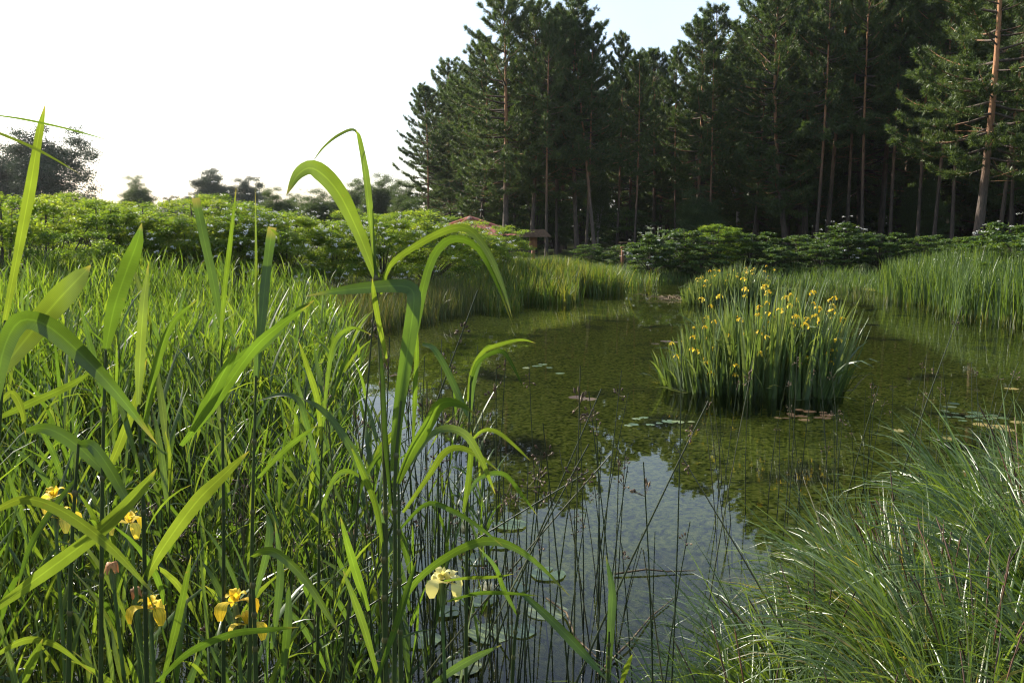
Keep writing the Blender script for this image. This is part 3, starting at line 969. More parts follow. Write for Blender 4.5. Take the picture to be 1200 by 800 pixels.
mid_rows = [
    (690, 33, 286, DARK, 'low dark bush at the foot of the sunlit pine trunks'),
    (762, 29.6, 276, SNOW, 'lit bush with white flowers right of the brown post'),
    (800, 30.6, 266, DARK, 'dark bush behind the back iris clump'),
    (840, 31.4, 264, PLAIN, 'bush with a sunlit top left of the bright pine trunk'),
    (880, 31.2, 270, DARK, 'dark bush in front of the bright pine trunk'),
    (935, 31, 274, DARK, 'dark bush right of the bright pine trunk'),
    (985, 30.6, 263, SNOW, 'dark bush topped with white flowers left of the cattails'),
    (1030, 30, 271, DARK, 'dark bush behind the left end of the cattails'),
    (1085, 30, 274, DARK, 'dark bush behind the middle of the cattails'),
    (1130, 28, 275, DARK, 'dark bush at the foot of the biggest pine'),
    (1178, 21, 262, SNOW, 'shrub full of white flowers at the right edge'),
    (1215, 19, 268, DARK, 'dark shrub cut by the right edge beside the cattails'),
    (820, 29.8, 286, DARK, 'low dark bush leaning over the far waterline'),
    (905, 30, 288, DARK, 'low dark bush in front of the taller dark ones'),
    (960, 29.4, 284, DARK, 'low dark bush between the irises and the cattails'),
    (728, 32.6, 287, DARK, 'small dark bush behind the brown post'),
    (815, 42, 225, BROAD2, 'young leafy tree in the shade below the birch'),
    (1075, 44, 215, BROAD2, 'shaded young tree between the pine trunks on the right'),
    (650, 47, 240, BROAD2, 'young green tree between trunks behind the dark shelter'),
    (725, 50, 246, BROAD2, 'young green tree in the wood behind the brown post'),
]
for px, d, top, P, lab in mid_rows:
    put_tree(P, px, d, top - 4, 1.25 if P is not BROAD2 else 1.2, lab, 'shrub' if P is not BROAD2 else 'tree', 2.2 if P in (DARK, SNOW) else 2.4 if P is PLAIN else 9)
for i in range(46):
    y = U(46, 100)
    x = U(-.06 * y, .72 * y)
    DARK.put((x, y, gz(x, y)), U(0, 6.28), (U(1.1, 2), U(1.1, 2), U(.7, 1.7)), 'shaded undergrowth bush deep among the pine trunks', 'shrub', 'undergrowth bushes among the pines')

# ------------------------------------------------------------------ small buildings and posts at the far bank
def hut():
    r = empty('garden_hut', at(551, 268, 36) * np.array((1, 1, 0)) + np.array((0, 0, .3)), R(24))
    tag(r, 'small hut with a red tiled hip roof behind the hedge', 'hut')
    w = MB(); box(w, (0, 0, .6), (2.3, 2.3, 1.2)); part('wall', w, M['plaster'], r)
    d = MB(); box(d, (.3, -1.16, .5), (.75, .05, 1.0)); dd = part('door', d, M['wood_brown'], r)
    hd = MB(); box(hd, (.56, -1.2, .5), (.04, .04, .12)); part('handle', hd, M['wood_dark'], dd)
    # pan tiles: ribbed faces of a pyramid
    rf = MB()
    A, E, H0, H1 = np.array((0, 0)), 1.62, 1.15, 1.86
    for k in range(4):
        a = k * math.pi / 2
        ca, sa = math.cos(a), math.sin(a)
        nu, nv = 64, 8
        uu = np.linspace(-1, 1, nu)
        for_v = []
        for j in range(nv + 1):
            f = j / nv
            half = E * (1 - f)
            for u in uu:
                xx = np.clip(u * E, -half, half)
                bumpz = .035 * abs(math.sin(u * 6.5 * math.pi)) * (1 if abs(xx) < half else 0)
                yy, zz = -half, H0 + (H1 - H0) * f + bumpz + .02 * (1 - (f * nv * .999) % 1)
                for_v.append((xx * ca - yy * sa, xx * sa + yy * ca, zz))
        idx = np.arange((nv + 1) * nu).reshape(nv + 1, nu)
        q = np.stack([idx[:-1, :-1], idx[:-1, 1:], idx[1:, 1:], idx[1:, :-1]], -1).reshape(-1, 4)
        rf.add(for_v, quads=q)
    ro = part('roof', rf, M['tile'], r)
    rd = MB()
    for k in range(4):
        a = math.pi / 4 + k * math.pi / 2
        e = E * math.sqrt(2)
        tube(rd, [(math.cos(a) * e, math.sin(a) * e, H0 + .04), (0, 0, H1 + .05)], .075, 8)
    part('ridge_tiles', rd, M['tile'], ro)
    fa = MB()
    for k in range(4):
        a = k * math.pi / 2
        box(fa, (math.sin(a) * E * .985, -math.cos(a) * E * .985, H0 - .06), (E * 1.9, .04, .1), a)
    part('fascia', fa, M['wood_dark'], r)


def shelter():
    p = at(625, 268, 33)
    r = empty('feeding_shelter', (p[0], p[1], .3), R(8))
    tag(r, 'small wooden shelter with a dark pitched roof on a brown post', 'shelter')
    m = MB(); box(m, (0, 0, .35), (.13, .13, .75)); part('post', m, M['wood_brown'], r)
    m = MB(); box(m, (0, 0, .93), (.26, .26, .42)); part('box', m, M['wood_brown'], r)
    m = MB()
    m.add([(-.62, -.5, 1.14), (.62, -.5, 1.14), (.62, .5, 1.14), (-.62, .5, 1.14), (-.45, 0, 1.42), (.45, 0, 1.42)],
          quads=[(0, 1, 5, 4), (2, 3, 4, 5), (3, 2, 1, 0)], tris=[(1, 2, 5), (3, 0, 4)])
    part('roof', m, M['wood_dark'], r).data.polygons.foreach_set('use_smooth', [False] * 5)


def posts():
    p = at(730, 268, 31)
    z = gz(p[0], 31)
    r = empty('wooden_post', (p[0], 31, z)); tag(r, 'brown wooden post with a flat cap on the far bank', 'post')
    m = MB(); box(m, (0, 0, .4), (.1, .1, .9)); part('shaft', m, M['wood_brown'], r)
    m = MB(); box(m, (0, 0, .88), (.16, .16, .05)); part('cap', m, M['wood_brown'], r)
    p = at(738, 268, 32.5)
    r = empty('notice_board', (p[0], 32.5, gz(p[0], 32.5)), R(-12)); tag(r, 'pale board on two legs under a dark ledge beside the brown post', 'board')
    m = MB(); box(m, (0, 0, .5), (.26, .04, .5)); part('panel', m, M['pale_panel'], r)
    for s in (-1, 1):
        m = MB(); box(m, (s * .15, .05, .45), (.05, .05, .95)); part('leg', m, M['wood_dark'], r)
    m = MB(); box(m, (0, .02, .97), (.8, .35, .06)); part('ledge', m, M['wood_dark'], r)


hut(); shelter(); posts()


def stone_mesh(seed, s):
    g = np.random.default_rng(seed)
    n, k = 9, 12
    v = []
    for i in range(n + 1):
        th = math.pi * i / n
        for j in range(k):
            ph = 2 * math.pi * j / k
            d = np.array((math.sin(th) * math.cos(ph), math.sin(th) * math.sin(ph), math.cos(th)))
            rr = 1 + .16 * math.sin(d[0] * 4 + seed) * math.cos(d[1] * 5) + .08 * math.sin(d[2] * 9 + seed * 2)
            v.append(d * rr * np.array((s, s * .75, s * .5)))
    idx = np.arange((n + 1) * k).reshape(n + 1, k)
    nx = np.roll(idx, -1, 1)
    q = np.stack([idx[:-1], nx[:-1], nx[1:], idx[1:]], -1).reshape(-1, 4)
    return MB().add(v, quads=q)


for i, (px, d, s, lab) in enumerate([(686, 30.5, .16, 'pale stone on the far bank under the lit trunks'), (692, 31.2, .12, 'smaller pale stone right beside the bigger one'),
                                     (711, 30.3, .13, 'grey stone left of the brown post'), (720, 30.8, .1, 'small stone close to the brown post')]):
    x = (px - 600) / F * d
    o = stone_mesh(i + 3, s).build('stone', M['stone'], None, True, (x, d, gz(x, d) + s * .3))
    tag(o, lab, 'stone')


# ------------------------------------------------------------------ grass-like masses
def scatter(poly_test, n, x0, x1, y0, y1):
    out = np.zeros((0, 2))
    while len(out) < n:
        p = np.stack([U(x0, x1, n), U(y0, y1, n)], 1)
        out = np.concatenate([out, p[poly_test(p[:, 0], p[:, 1])]])
    return out[:n]


PROF = np.array([.7, 1.0, .9, .65, .06])
PROF5 = np.array([.6, .95, 1.0, .85, .55, .05])
GRASSP = np.array([.8, 1.0, .8, .08])


def blades_mass(name, xy, mat, hmin, hmax, wmin, wmax, th=.22, bend=.7, segs=4, prof=PROF, hfun=None, label=None, per=1, spread=.05, fold=0.0):
    xy = np.repeat(xy, per, 0)
    xy = xy + rng.normal(0, spread, xy.shape)
    n = len(xy)
    z = np.maximum(ground_z(xy[:, 0], xy[:, 1]), -.25)
    base = np.concatenate([xy, z[:, None]], 1)
    az = U(0, 6.283, n)
    P = curve_pts(base, az, np.abs(rng.normal(0, th, n)), np.abs(rng.normal(0, bend, n)), U(hmin, hmax, n) * (1.0 if hfun is None else hfun(xy[:, 0], xy[:, 1])), segs, 1.6)
    mb = MB()
    ribbons(mb, P, side_dirs(az, rng.normal(0, .9, n)), U(wmin, wmax, n), prof, fold, twist=rng.normal(0, .5, n))
    o = mb.build(name, mat)
    return tag(o, label, None, None, 'stuff') if label else o


# far bank reeds, lit hump left of centre
def hump(x, y):
    return (pond_sd(x, y) < 1.6) & (pond_sd(x, y) > -.9)


def sel(x0, x1, y0, y1):
    return lambda x, y: hump(x, y) & (x > x0) & (x < x1) & (y > y0) & (y < y1)


xy = scatter(lambda x, y: (pond_sd(x, y) < 2.6) & (pond_sd(x, y) > -1.1 + .5 * np.sin(x * 2.3 + y)) & (np.abs(x - .55 - (y - 21) * .5) < 1.6 + .0 * y) & (y > 18.3) & (y < 26), 2600, -2.5, 5, 17, 27)
blades_mass('bank_reeds', xy, M['grass'], .45, 1.0, .016, .028, .13, .45, hfun=lambda x, y: np.interp(y, [18.3, 20, 22.5, 24.5, 26], [.45, .75, 1.05, 1.0, .8]), label='lit green reeds on the far bank in front of the hedge', per=3, spread=.08)
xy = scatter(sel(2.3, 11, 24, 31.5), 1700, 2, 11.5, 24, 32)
blades_mass('shore_grass', xy, M['dark_leaf'], .2, .5, .012, .02, .16, .5, label='grass coloured dark for shade along the far shore below the bushes', per=3, spread=.07)  # dark leaf colour stands in for shade on this sunny strip
xy = scatter(lambda x, y: (pond_sd(x, y) < 1.5) & (pond_sd(x, y) > -.5) & (x < -.6) & (y > 13) & (y < 19.5), 1100, -5, 0, 12.5, 20)
blades_mass('olive_grass', xy, M['dry_grass'], .35, .7, .006, .012, .14, .4, label='fine olive brown grass at the waterline left of the lit reeds', per=7, spread=.08)


def cattail(x, y):
    return (x > 9.25 + .25 * np.sin(y * 1.7) + np.maximum(0, y - 20) * .2) & (x < 16) & (y > 15.6 - (x - 9) * .1) & (y < 23.6 + .15 * (x - 9))


xy = scatter(cattail, 3800, 9, 15, 12.5, 26)
blades_mass('cattails', xy, M['cattail'], .85, 1.38, .015, .027, .1, .35, hfun=lambda x, y: np.interp(y, [15, 20, 23, 26], [1.0, .98, .82, .62]) * (.96 + .07 * np.sin(x * 1.7 + y)), label='dense stand of green cattails in the water on the right', per=3, spread=.06)
xy = scatter(lambda x, y: (x > 8.7) & (x < 9.5) & (y > 12.8) & (y < 23.5), 420, 8.5, 9.5, 12.5, 24)
blades_mass('dead_stalks', xy, M['dry_grass'], .15, .45, .012, .02, .12, .3, label='brown dead stalks at the foot of the cattails', per=1, spread=.05)
xy = scatter(lambda x, y: (x > 9.4) & (x < 15) & (y > 10.5) & (y < 15.8), 1500, 9, 15, 10.5, 16)
blades_mass('margin_reeds', xy, M['cattail'], .5, 1.0, .01, .018, .16, .4, label='thinner dark reeds at the right edge beside the cattails', per=4, spread=.07)
# meadow grass on the land behind the left bed and the far bank
xy = scatter(lambda x, y: (pond_sd(x, y) > .4) & (y > 10) & (y < 40) & (x > -16) & (x < 24) & ((x < -1.5) | (x > 10)), 5200, -16, 24, 10, 40)
blades_mass('meadow_grass', xy, M['grass'], .12, .32, .008, .016, .25, .6, 3, GRASSP, label='rough grass on the banks around the pond', per=5, spread=.15)
xy = scatter(lambda x, y: (pond_sd(x, y) > .05) & (y > -1) & (y < 7) & (x > -2) & (x < 8), 1400, -2, 8, -1, 7)
blades_mass('bank_grass', xy, M['sedge'], .2, .45, .004, .008, .3, .7, 4, PROF, label='short grass on the near bank under the sedge', per=4, spread=.05)


# reeds with leaves, built many at once
def reed_arrays(xy, hmin, hmax, nleaf, lmin, lmax, wmin, wmax, segs, prof, stem_mb, leaf_mb, fold, z=None, stem_r=.0035, lean=.1, sides=4, top=.97, up=1.0):
    n = len(xy)
    z = np.maximum(ground_z(xy[:, 0], xy[:, 1]), -.3) if z is None else z
    base = np.concatenate([xy, z[:, None]], 1)
    az = U(0, 6.283, n)
    h = U(hmin, hmax, n)
    P = curve_pts(base, az, np.abs(rng.normal(0, lean, n)), np.abs(rng.normal(0, .12, n)), h, 6, 1.3)
    tubes(stem_mb, P, np.linspace(stem_r, stem_r * .35, 7)[None] * U(.75, 1.25, n)[:, None], sides)
    plane = U(0, 6.283, n)
    for k in range(nleaf):
        f = .32 + (top - .32) * (k + U(0, .6, n)) / nleaf
        i = np.minimum((f * 6).astype(int), 5)
        fr = (f * 6 - i)[:, None]
        b = P[np.arange(n), i] * (1 - fr) + P[np.arange(n), i + 1] * fr
        a = plane + (k % 2) * math.pi + rng.normal(0, .45, n)
        L = U(lmin, lmax, n) * (1 - .25 * np.abs(f - .7))
        th0 = U(.2, .65, n) * (1.1 - .45 * f) * up
        bd = np.abs(rng.normal(.85, .55, n)) * (1.15 - .5 * f) * up
        C = curve_pts(b, a, th0, bd, L, segs, 1.5, rng.normal(0, .05, n))
        ribbons(leaf_mb, C, side_dirs(a, rng.normal(0, .35, n)), U(wmin, wmax, n), prof, fold, twist=rng.normal(0, .8, n))


def left_bed(x, y):
    edge = -0.215 * y + .25 * np.sin(y * 1.9) * (y > 6)
    return (x < edge) & (x > -.68 * y - .8) & (y > 2.2) & (y < 13.6)


xy = scatter(lambda x, y: left_bed(x, y) & (y > 5.0), 3600, -11, -.3, 5, 13.6)
far = xy[:, 1] > 8
sm, lm = MB(), MB()
reed_arrays(xy[far], .62, 1.12, 7, .2, .38, .011, .021, 4, PROF, sm, lm, 0, up=.62)
reed_arrays(xy[~far], .9, 1.28, 8, .22, .42, .011, .02, 5, PROF5, sm, lm, .25, up=.72)
xy = scatter(lambda x, y: (x < -.66 * y) & (x > -1.15 * y - 1.6) & (y > 1.6) & (y < 5.2), 520, -8, -1, 1.6, 5.2)  # reeds added left of the view to shade the near bed
reed_arrays(xy, 1.0, 1.45, 8, .25, .45, .012, .022, 5, PROF5, sm, lm, .25, up=.8)
r = empty('reed_bed')
tag(r, 'dense sunlit reed bed filling the left bank of the pond', None, None, 'stuff')
part('stems', sm, M['reed_stem'], r, 'stuff')
part('leaves', lm, M['bed_leaf'], r, 'stuff')

# ------------------------------------------------------------------ individual reeds: 14 plants, copied
REEDS = []
for i in range(14):
    sm, lm = MB(), MB()
    z0 = np.zeros((1, 2))
    reed_arrays(z0, 1.25, 1.55, int(rng.integers(8, 13)), .22, .46, .009 if i % 2 else .015, .018 if i % 2 else .028, 7, np.array([.5, .85, 1, .97, .85, .65, .38, .03]), sm, lm, .28, z=np.zeros(1), stem_r=.0045, lean=.07, sides=6)
    r = empty('reed')
    part('stem', sm, M['reed_stem'], r)
    part('leaves', lm, M['reed_leaf'], r)
    REEDS.append(Once(r))


def near_left(x, y):
    return (x < -0.2 * y + .05) & (x > -.66 * y) & (y > 1.7) & (y < 5.6)


xy = scatter(near_left, 270, -4, 0, 1.7, 5.6)
for k, (x, y) in enumerate(xy):
    hs = U(.66, 1.02) * (1.0 if y > 2.6 else .84)
    REEDS[k % 14].put((x, y, max(gz(x, y), -.3)), U(0, 6.28), hs, 'green reed with arching leaves in the dense bed at lower left', 'reed', 'reeds in the near left bed', (rng.normal(0, .05), rng.normal(0, .05)))
# a few shorter ones in the shallow water right of the bed
for k in range(26):
    d = U(2.3, 4.6)
    px = U(390, 600)
    x = (px - 600) / F * d
    REEDS[k % 14].put((x, d, -.3), U(0, 6.28), U(.55, .9), 'slender reed standing in open water among the rushes', 'reed', 'reeds among the rushes', (rng.normal(0, .06), rng.normal(0, .06)))


# ------------------------------------------------------------------ foreground reeds, leaf by leaf
def smooth_path(pts, n):
    p = np.asarray(pts, float)
    m = len(p)
    ext = np.concatenate([[2 * p[0] - p[1]], p, [2 * p[-1] - p[-2]]])
    out = []
    for u in np.linspace(0, m - 1, n):
        i = min(int(u), m - 2)
        t = u - i
        a, b, c, d = ext[i], ext[i + 1], ext[i + 2], ext[i + 3]
        out.append(.5 * ((2 * b) + (-a + c) * t + (2 * a - 5 * b + 4 * c - d) * t ** 2 + (-a + 3 * b - 3 * c + d) * t ** 3))
    return np.array(out)


def hero_leaf(parent, origin, pix, d0, d1, wpx, roll=0.0, twist=0.0, blunt=False, bow=0.0):
    K = 22
    path = smooth_path(pix, K)
    s = np.linspace(0, 1, K)
    depth = d0 + (d1 - d0) * s + bow * np.sin(s * math.pi)
    P = np.array([at(a, b, d) for (a, b), d in zip(path, depth)])
    T = np.gradient(P, axis=0)
    T = unit(T)
    view = unit(P - np.array((0, 0, CAM_H)))
    W = unit(np.cross(T, view))
    Nn = np.cross(T, W)
    a = roll + twist * s
    W = W * np.cos(a)[:, None] + Nn * np.sin(a)[:, None]
    prof = np.interp(s, [0, .08, .3, .55, .8, .93, 1], [.42, .62, .98, 1, .66, .28, .02]) if not blunt else np.interp(s, [0, .1, .4, .9, 1], [.5, .7, 1, .95, .85])
    width = wpx * .8 * (d0 + d1) / 2 / F
    mb = MB()
    prof = prof * (1 + .05 * np.sin(s * U(9, 16) + U(0, 6)) + rng.normal(0, .012, K))
    P = P + Nn * (width * .16 * np.sin(s * U(8, 14) + U(0, 6)) * s)[:, None]
    ribbons(mb, (P - origin)[None], W[None], np.array([width]), prof, U(.12, .4), tint=np.array([U(.1, .95)]))
    part('leaf', mb, M['reed_leaf'], parent)


def hero_reed(label, stem, d, leaves, r=.005, dbase=None):
    """stem: pixel path from low to high at distance d, carried on down to the ground"""
    pts = [at(a, b, d) for a, b in smooth_path(stem, 9)]
    low = pts[0]
    z0 = max(gz(low[0], d), -.3)
    dirn = (pts[0] - pts[2]); dirn = dirn / (abs(dirn[2]) + 1e-6)
    foot = low + dirn * (low[2] - z0) * .9
    foot[2] = z0
    path = [foot, foot * .5 + low * .5] + pts
    root = empty('reed', foot)
    tag(root, label, 'reed')
    mb = MB()
    P = np.array(path) - foot
    tube(mb, P, np.linspace(r, r * .45, len(P)), 7, U(.2, .7))
    for k in range(2, len(P) - 1, 2):                         # nodes
        tube(mb, [P[k] - (0, 0, .006), P[k], P[k] + (0, 0, .006)], [r * .7, r * 1.12, r * .7], 7, .9)
    part('stem', mb, M['reed_stem'], root)
    for lf in leaves:
        pix, w = lf[0], lf[1]
        kw = lf[2] if len(lf) > 2 else {}
        d0 = d + kw.pop('o', 0.0)
        d1 = d0 + kw.pop('dd', U(-.12, .12))
        hero_leaf(root, foot, pix, d0, d1, w, **kw)


hero_reed('tallest foreground reed, its broad leaf arching over against the sky', [(452, 800), (452, 600), (447, 450), (440, 326), (431, 240)], 1.5, [
    ([(441, 326), (418, 268), (394, 222), (368, 198), (350, 204), (336, 228)], 25, {'roll': .25, 'dd': -.1}),
    ([(440, 322), (434, 260), (428, 205), (421, 165), (417, 152)], 13, {'roll': .8}),
    ([(424, 175), (416, 153), (398, 158), (380, 172), (366, 190)], 4, {'roll': .3}),
    ([(446, 345), (456, 312), (484, 290), (520, 271), (548, 268), (572, 296), (590, 338), (600, 372)], 12, {'roll': .6, 'twist': -.5}),
    ([(453, 420), (444, 380), (438, 345), (436, 326)], 9, {'roll': .4}),
])
hero_reed('reed with a wide glowing upright leaf in front of the bright water', [(462, 800), (463, 650), (463, 556), (470, 470)], 1.42, [
    ([(461, 552), (466, 490), (476, 420), (484, 365), (484, 342), (470, 335), (430, 337), (395, 341), (358, 347)], 22, {'roll': .1, 'dd': .05}),
    ([(464, 560), (470, 470), (484, 395), (500, 320), (516, 288), (536, 279), (560, 290), (582, 330), (602, 384)], 15, {'roll': .35, 'twist': .5, 'o': .06}),
    ([(484, 518), (486, 460), (488, 400), (482, 350)], 8, {'roll': .5, 'o': .1}),
    ([(458, 590), (452, 520), (449, 450), (445, 398)], 8, {'roll': -.5, 'o': .05}),
])
hero_reed('reed with a half shaded leaf bent to the right at mid height', [(470, 800), (468, 680), (467, 566)], 1.46, [
    ([(466, 566), (482, 530), (500, 500), (513, 476), (526, 470), (542, 474), (560, 488)], 19, {'roll': .15, 'twist': .6}),
    ([(480, 545), (503, 512), (524, 502), (546, 510), (562, 535), (572, 558), (581, 580)], 13, {'roll': -.5}),
    ([(472, 600), (500, 560), (520, 530), (540, 524), (565, 536), (585, 552)], 11, {'roll': .5, 'o': .1}),
    ([(468, 620), (500, 590), (530, 598), (560, 616), (590, 640)], 8, {'roll': .3, 'o': .08}),
])
hero_reed('reed whose long leaf curves down left across the pale water', [(452, 800), (450, 700), (449, 612)], 1.38, [
    ([(450, 614), (432, 570), (415, 532), (392, 496), (372, 476), (352, 466)], 12, {'roll': .3}),
    ([(449, 640), (440, 590), (424, 550), (410, 520)], 10, {'roll': -.4}),
    ([(432, 715), (420, 680), (408, 640), (399, 606)], 13, {'roll': .2}),
    ([(445, 800), (428, 740), (414, 700), (402, 668)], 12, {'roll': .4}),
    ([(440, 800), (462, 740), (478, 690), (488, 655)], 11, {'roll': -.4}),
])
hero_reed('small reed with drooping tip leaves above the water at centre', [(546, 800), (547, 640), (549, 520), (552, 440)], 1.9, [
    ([(548, 470), (552, 436), (566, 412), (590, 402), (612, 398), (628, 402)], 7, {'roll': .6}),
    ([(551, 450), (560, 424), (580, 412), (592, 414), (604, 434), (617, 462)], 8, {'roll': .2, 'twist': .6}),
    ([(549, 500), (556, 440), (568, 410), (582, 404)], 9, {'roll': .3}),
    ([(495, 403), (508, 408), (522, 430), (536, 460), (545, 480), (549, 492)], 10, {'roll': .1}),
    ([(548, 520), (566, 504), (584, 506), (606, 524), (622, 540)], 7, {'roll': .5}),
    ([(548, 580), (562, 560), (590, 555), (612, 580), (630, 604)], 7, {'roll': .2}),
    ([(543, 600), (548, 570), (552, 530), (552, 505)], 9, {'roll': .1}),
])
hero_reed('reed arching a narrow leaf over the yellow pale iris', [(462, 800), (464, 750), (467, 712)], 1.7, [
    ([(467, 712), (492, 676), (530, 648), (565, 634), (596, 638), (630, 660), (668, 698)], 13, {'roll': .35, 'twist': -.2}),
    ([(524, 704), (560, 694), (596, 694), (632, 698)], 9, {'roll': .9}),
    ([(520, 680), (550, 676), (580, 675), (602, 672)], 8, {'roll': .9}),
])
hero_reed('low reed with a broad leaf pointing down right in the dark water', [(600, 800), (604, 740), (611, 694)], 1.75, [
    ([(611, 694), (640, 720), (668, 748), (692, 774), (712, 798)], 14, {'roll': .15}),
    ([(606, 720), (590, 690), (580, 664), (560, 640)], 8, {'roll': .4}),
    ([(507, 802), (530, 785), (556, 770), (588, 755)], 13, {'roll': .2}),
])
hero_reed('single upright green blade standing alone in the dark water', [(712, 800), (713, 770), (714, 740)], 1.8, [
    ([(712, 798), (716, 730), (717, 690), (710, 650)], 13, {'roll': .2}),
    ([(728, 800), (734, 782), (741, 766)], 9, {'roll': .3}),
])
hero_reed('reed with a tall pointed blade reaching above the horizon at far left', [(-10, 620), (2, 450), (6, 375)], 1.35, [
    ([(5, 378), (22, 290), (36, 215), (45, 160), (53, 122)], 15, {'roll': .35}),
    ([(-30, 132), (20, 138), (60, 146), (96, 155), (132, 166)], 5, {'roll': .95, 'o': -.1}),
    ([(-30, 145), (10, 160), (50, 178), (94, 204)], 6, {'roll': .8, 'o': -.05}),
    ([(3, 432), (28, 400), (64, 356), (92, 326), (106, 311)], 34, {'roll': .1}),
])
hero_reed('reed with a very broad leaf folded over at the left edge', [(-20, 800), (-12, 600), (-6, 470)], 1.25, [
    ([(-6, 470), (4, 410), (24, 376), (56, 382), (98, 418), (142, 466), (184, 520)], 29, {'roll': .25, 'twist': -.3}),
    ([(-14, 495), (40, 470), (80, 452), (112, 432)], 13, {'roll': .5, 'o': .2}),
    ([(0, 472), (14, 460), (26, 480), (30, 510)], 11, {'roll': .4, 'o': .15}),
])
hero_reed('reed with two broad glowing leaves rising to the upper left of the bed', [(118, 800), (120, 560), (124, 410)], 1.5, [
    ([(124, 408), (134, 360), (148, 318), (160, 286), (166, 262)], 24, {'roll': .2}),
    ([(122, 470), (112, 430), (104, 400), (92, 350)], 10, {'roll': .5}),
    ([(122, 560), (140, 520), (158, 470), (172, 420)], 13, {'roll': .3}),
])
hero_reed('reed with a stiff vertical leaf splitting the left bed', [(172, 800), (168, 600), (162, 476)], 1.48, [
    ([(162, 474), (164, 420), (168, 360), (174, 308)], 14, {'roll': .1}),
    ([(166, 520), (178, 450), (188, 410), (204, 376), (232, 350)], 12, {'roll': .4}),
    ([(169, 680), (192, 640), (230, 588), (262, 556), (292, 528)], 22, {'roll': .3}),
    ([(166, 560), (150, 500), (140, 470), (126, 440)], 9, {'roll': -.5}),
])
hero_reed('reed with a snapped blade top at the middle of the left bed', [(262, 800), (262, 600), (259, 382)], 1.7, [
    ([(259, 382), (250, 330), (238, 275), (229, 232)], 13, {'roll': .2, 'blunt': True}),
    ([(258, 420), (262, 350), (270, 280), (277, 218)], 8, {'roll': .5}),
    ([(246, 470), (270, 430), (310, 400), (340, 370), (368, 352)], 17, {'roll': .3, 'o': -.2}),
    ([(212, 522), (250, 474), (296, 410), (330, 380), (364, 356)], 17, {'roll': .5, 'o': -.25}),
])
hero_reed('reed with a blunt cut leaf glowing beside the arching one', [(292, 800), (296, 600), (300, 440)], 1.6, [
    ([(300, 442), (306, 380), (312, 320), (319, 266)], 14, {'roll': .1, 'blunt': True}),
    ([(298, 470), (299, 400), (300, 320), (299, 220)], 6, {'roll': .6}),
    ([(318, 268), (326, 276), (327, 288)], 6, {'roll': .8}),
    ([(225, 505), (244, 470), (262, 436), (280, 404)], 20, {'roll': .3, 'o': -.2}),
])
hero_reed('reed with a dull dark leaf hanging across the lower left corner', [(-18, 800), (-12, 700), (-8, 600)], 1.2, [
    ([(-8, 598), (30, 584), (76, 600), (132, 642), (184, 700)], 21, {'roll': .85, 'twist': -.3}),
    ([(-10, 770), (20, 752), (42, 748), (70, 757), (110, 790)], 15, {'roll': .8}),
    ([(-10, 716), (50, 672), (116, 622), (160, 578), (184, 548)], 24, {'roll': .4, 'o': .08}),
    ([(28, 800), (38, 772), (50, 748)], 14, {'roll': .3}),
])
hero_reed('reed with a leaf bent like a hook over the lower left irises', [(80, 800), (84, 640), (92, 520)], 1.42, [
    ([(92, 520), (108, 522), (128, 548), (146, 580), (160, 604)], 19, {'roll': .3, 'twist': .4}),
    ([(30, 505), (56, 502), (88, 520), (118, 548), (140, 566)], 19, {'roll': .2, 'o': .1}),
    ([(90, 560), (60, 600), (36, 640), (20, 690)], 11, {'roll': .5}),
])
hero_reed('reed with a long grey leaf lying low in front of the yellow irises', [(180, 830), (182, 810), (184, 798)], 1.3, [
    ([(184, 798), (222, 763), (270, 742), (310, 737), (352, 734)], 15, {'roll': .75}),
    ([(190, 800), (205, 740), (216, 690), (224, 650)], 12, {'roll': .3, 'o': .2}),
])
hero_reed('reed with a drooping grey green leaf right of the yellow irises', [(300, 800), (298, 720), (295, 652)], 1.4, [
    ([(295, 652), (308, 645), (326, 648), (356, 676), (380, 712), (400, 746)], 14, {'roll': .6, 'twist': -.4}),
    ([(298, 700), (312, 650), (316, 620), (312, 600)], 12, {'roll': .2}),
    ([(318, 760), (326, 700), (328, 660), (322, 610)], 12, {'roll': .3, 'o': .2}),
    ([(330, 800), (337, 730), (338, 680)], 13, {'roll': .2, 'o': .2}),
    ([(302, 560), (330, 530), (352, 512), (372, 498)], 9, {'roll': .4, 'o': .3}),
])
hero_reed('reed with slim arched leaves above the rushes left of the pond', [(372, 800), (374, 640), (378, 500)], 2.0, [
    ([(378, 500), (384, 440), (392, 400), (412, 384), (436, 392)], 8, {'roll': .5}),
    ([(376, 560), (360, 500), (350, 470), (330, 462), (300, 470)], 9, {'roll': .4}),
    ([(377, 520), (372, 470), (360, 430), (350, 400)], 9, {'roll': .2}),
    ([(375, 600), (392, 560), (410, 552), (432, 566)], 8, {'roll': .3}),
])


# ------------------------------------------------------------------ rushes
def rush_proto(seed, h, tuft):
    g = np.random.default_rng(seed)
    r = empty('rush')
    s = np.linspace(0, 1, 7)
    az = g.uniform(0, 6.283)
    b = g.uniform(.02, .14) * h
    P = np.stack([b * s ** 2 * math.sin(az), b * s ** 2 * math.cos(az), h * s], 1)
    mb = MB()
    tube(mb, P, np.linspace(.0039, .0015, 7), 5, g.random())
    part('stem', mb, M['rush'], r)
    if tuft:
        mb = MB()
        c = P[5] * .35 + P[6] * .65
        for k in range(int(g.integers(5, 9))):
            d = unit(g.normal(0, 1, 3) + np.array((.5, 0, .6)))
            L = g.uniform(.012, .035)
            e = c + d * L
            tube(mb, [c, e], [.0006, .0006], 3, .5)
            tube(mb, [e - d * .001, e + d * .004, e + d * .009], [.001, .0035, .0012], 5, g.random())
        part('flower_tuft', mb, M['tuft'], r)
    return Once(r)


RUSH = [rush_proto(100 + i, 1.0, i % 3 != 2) for i in range(9)]
n_r = 0


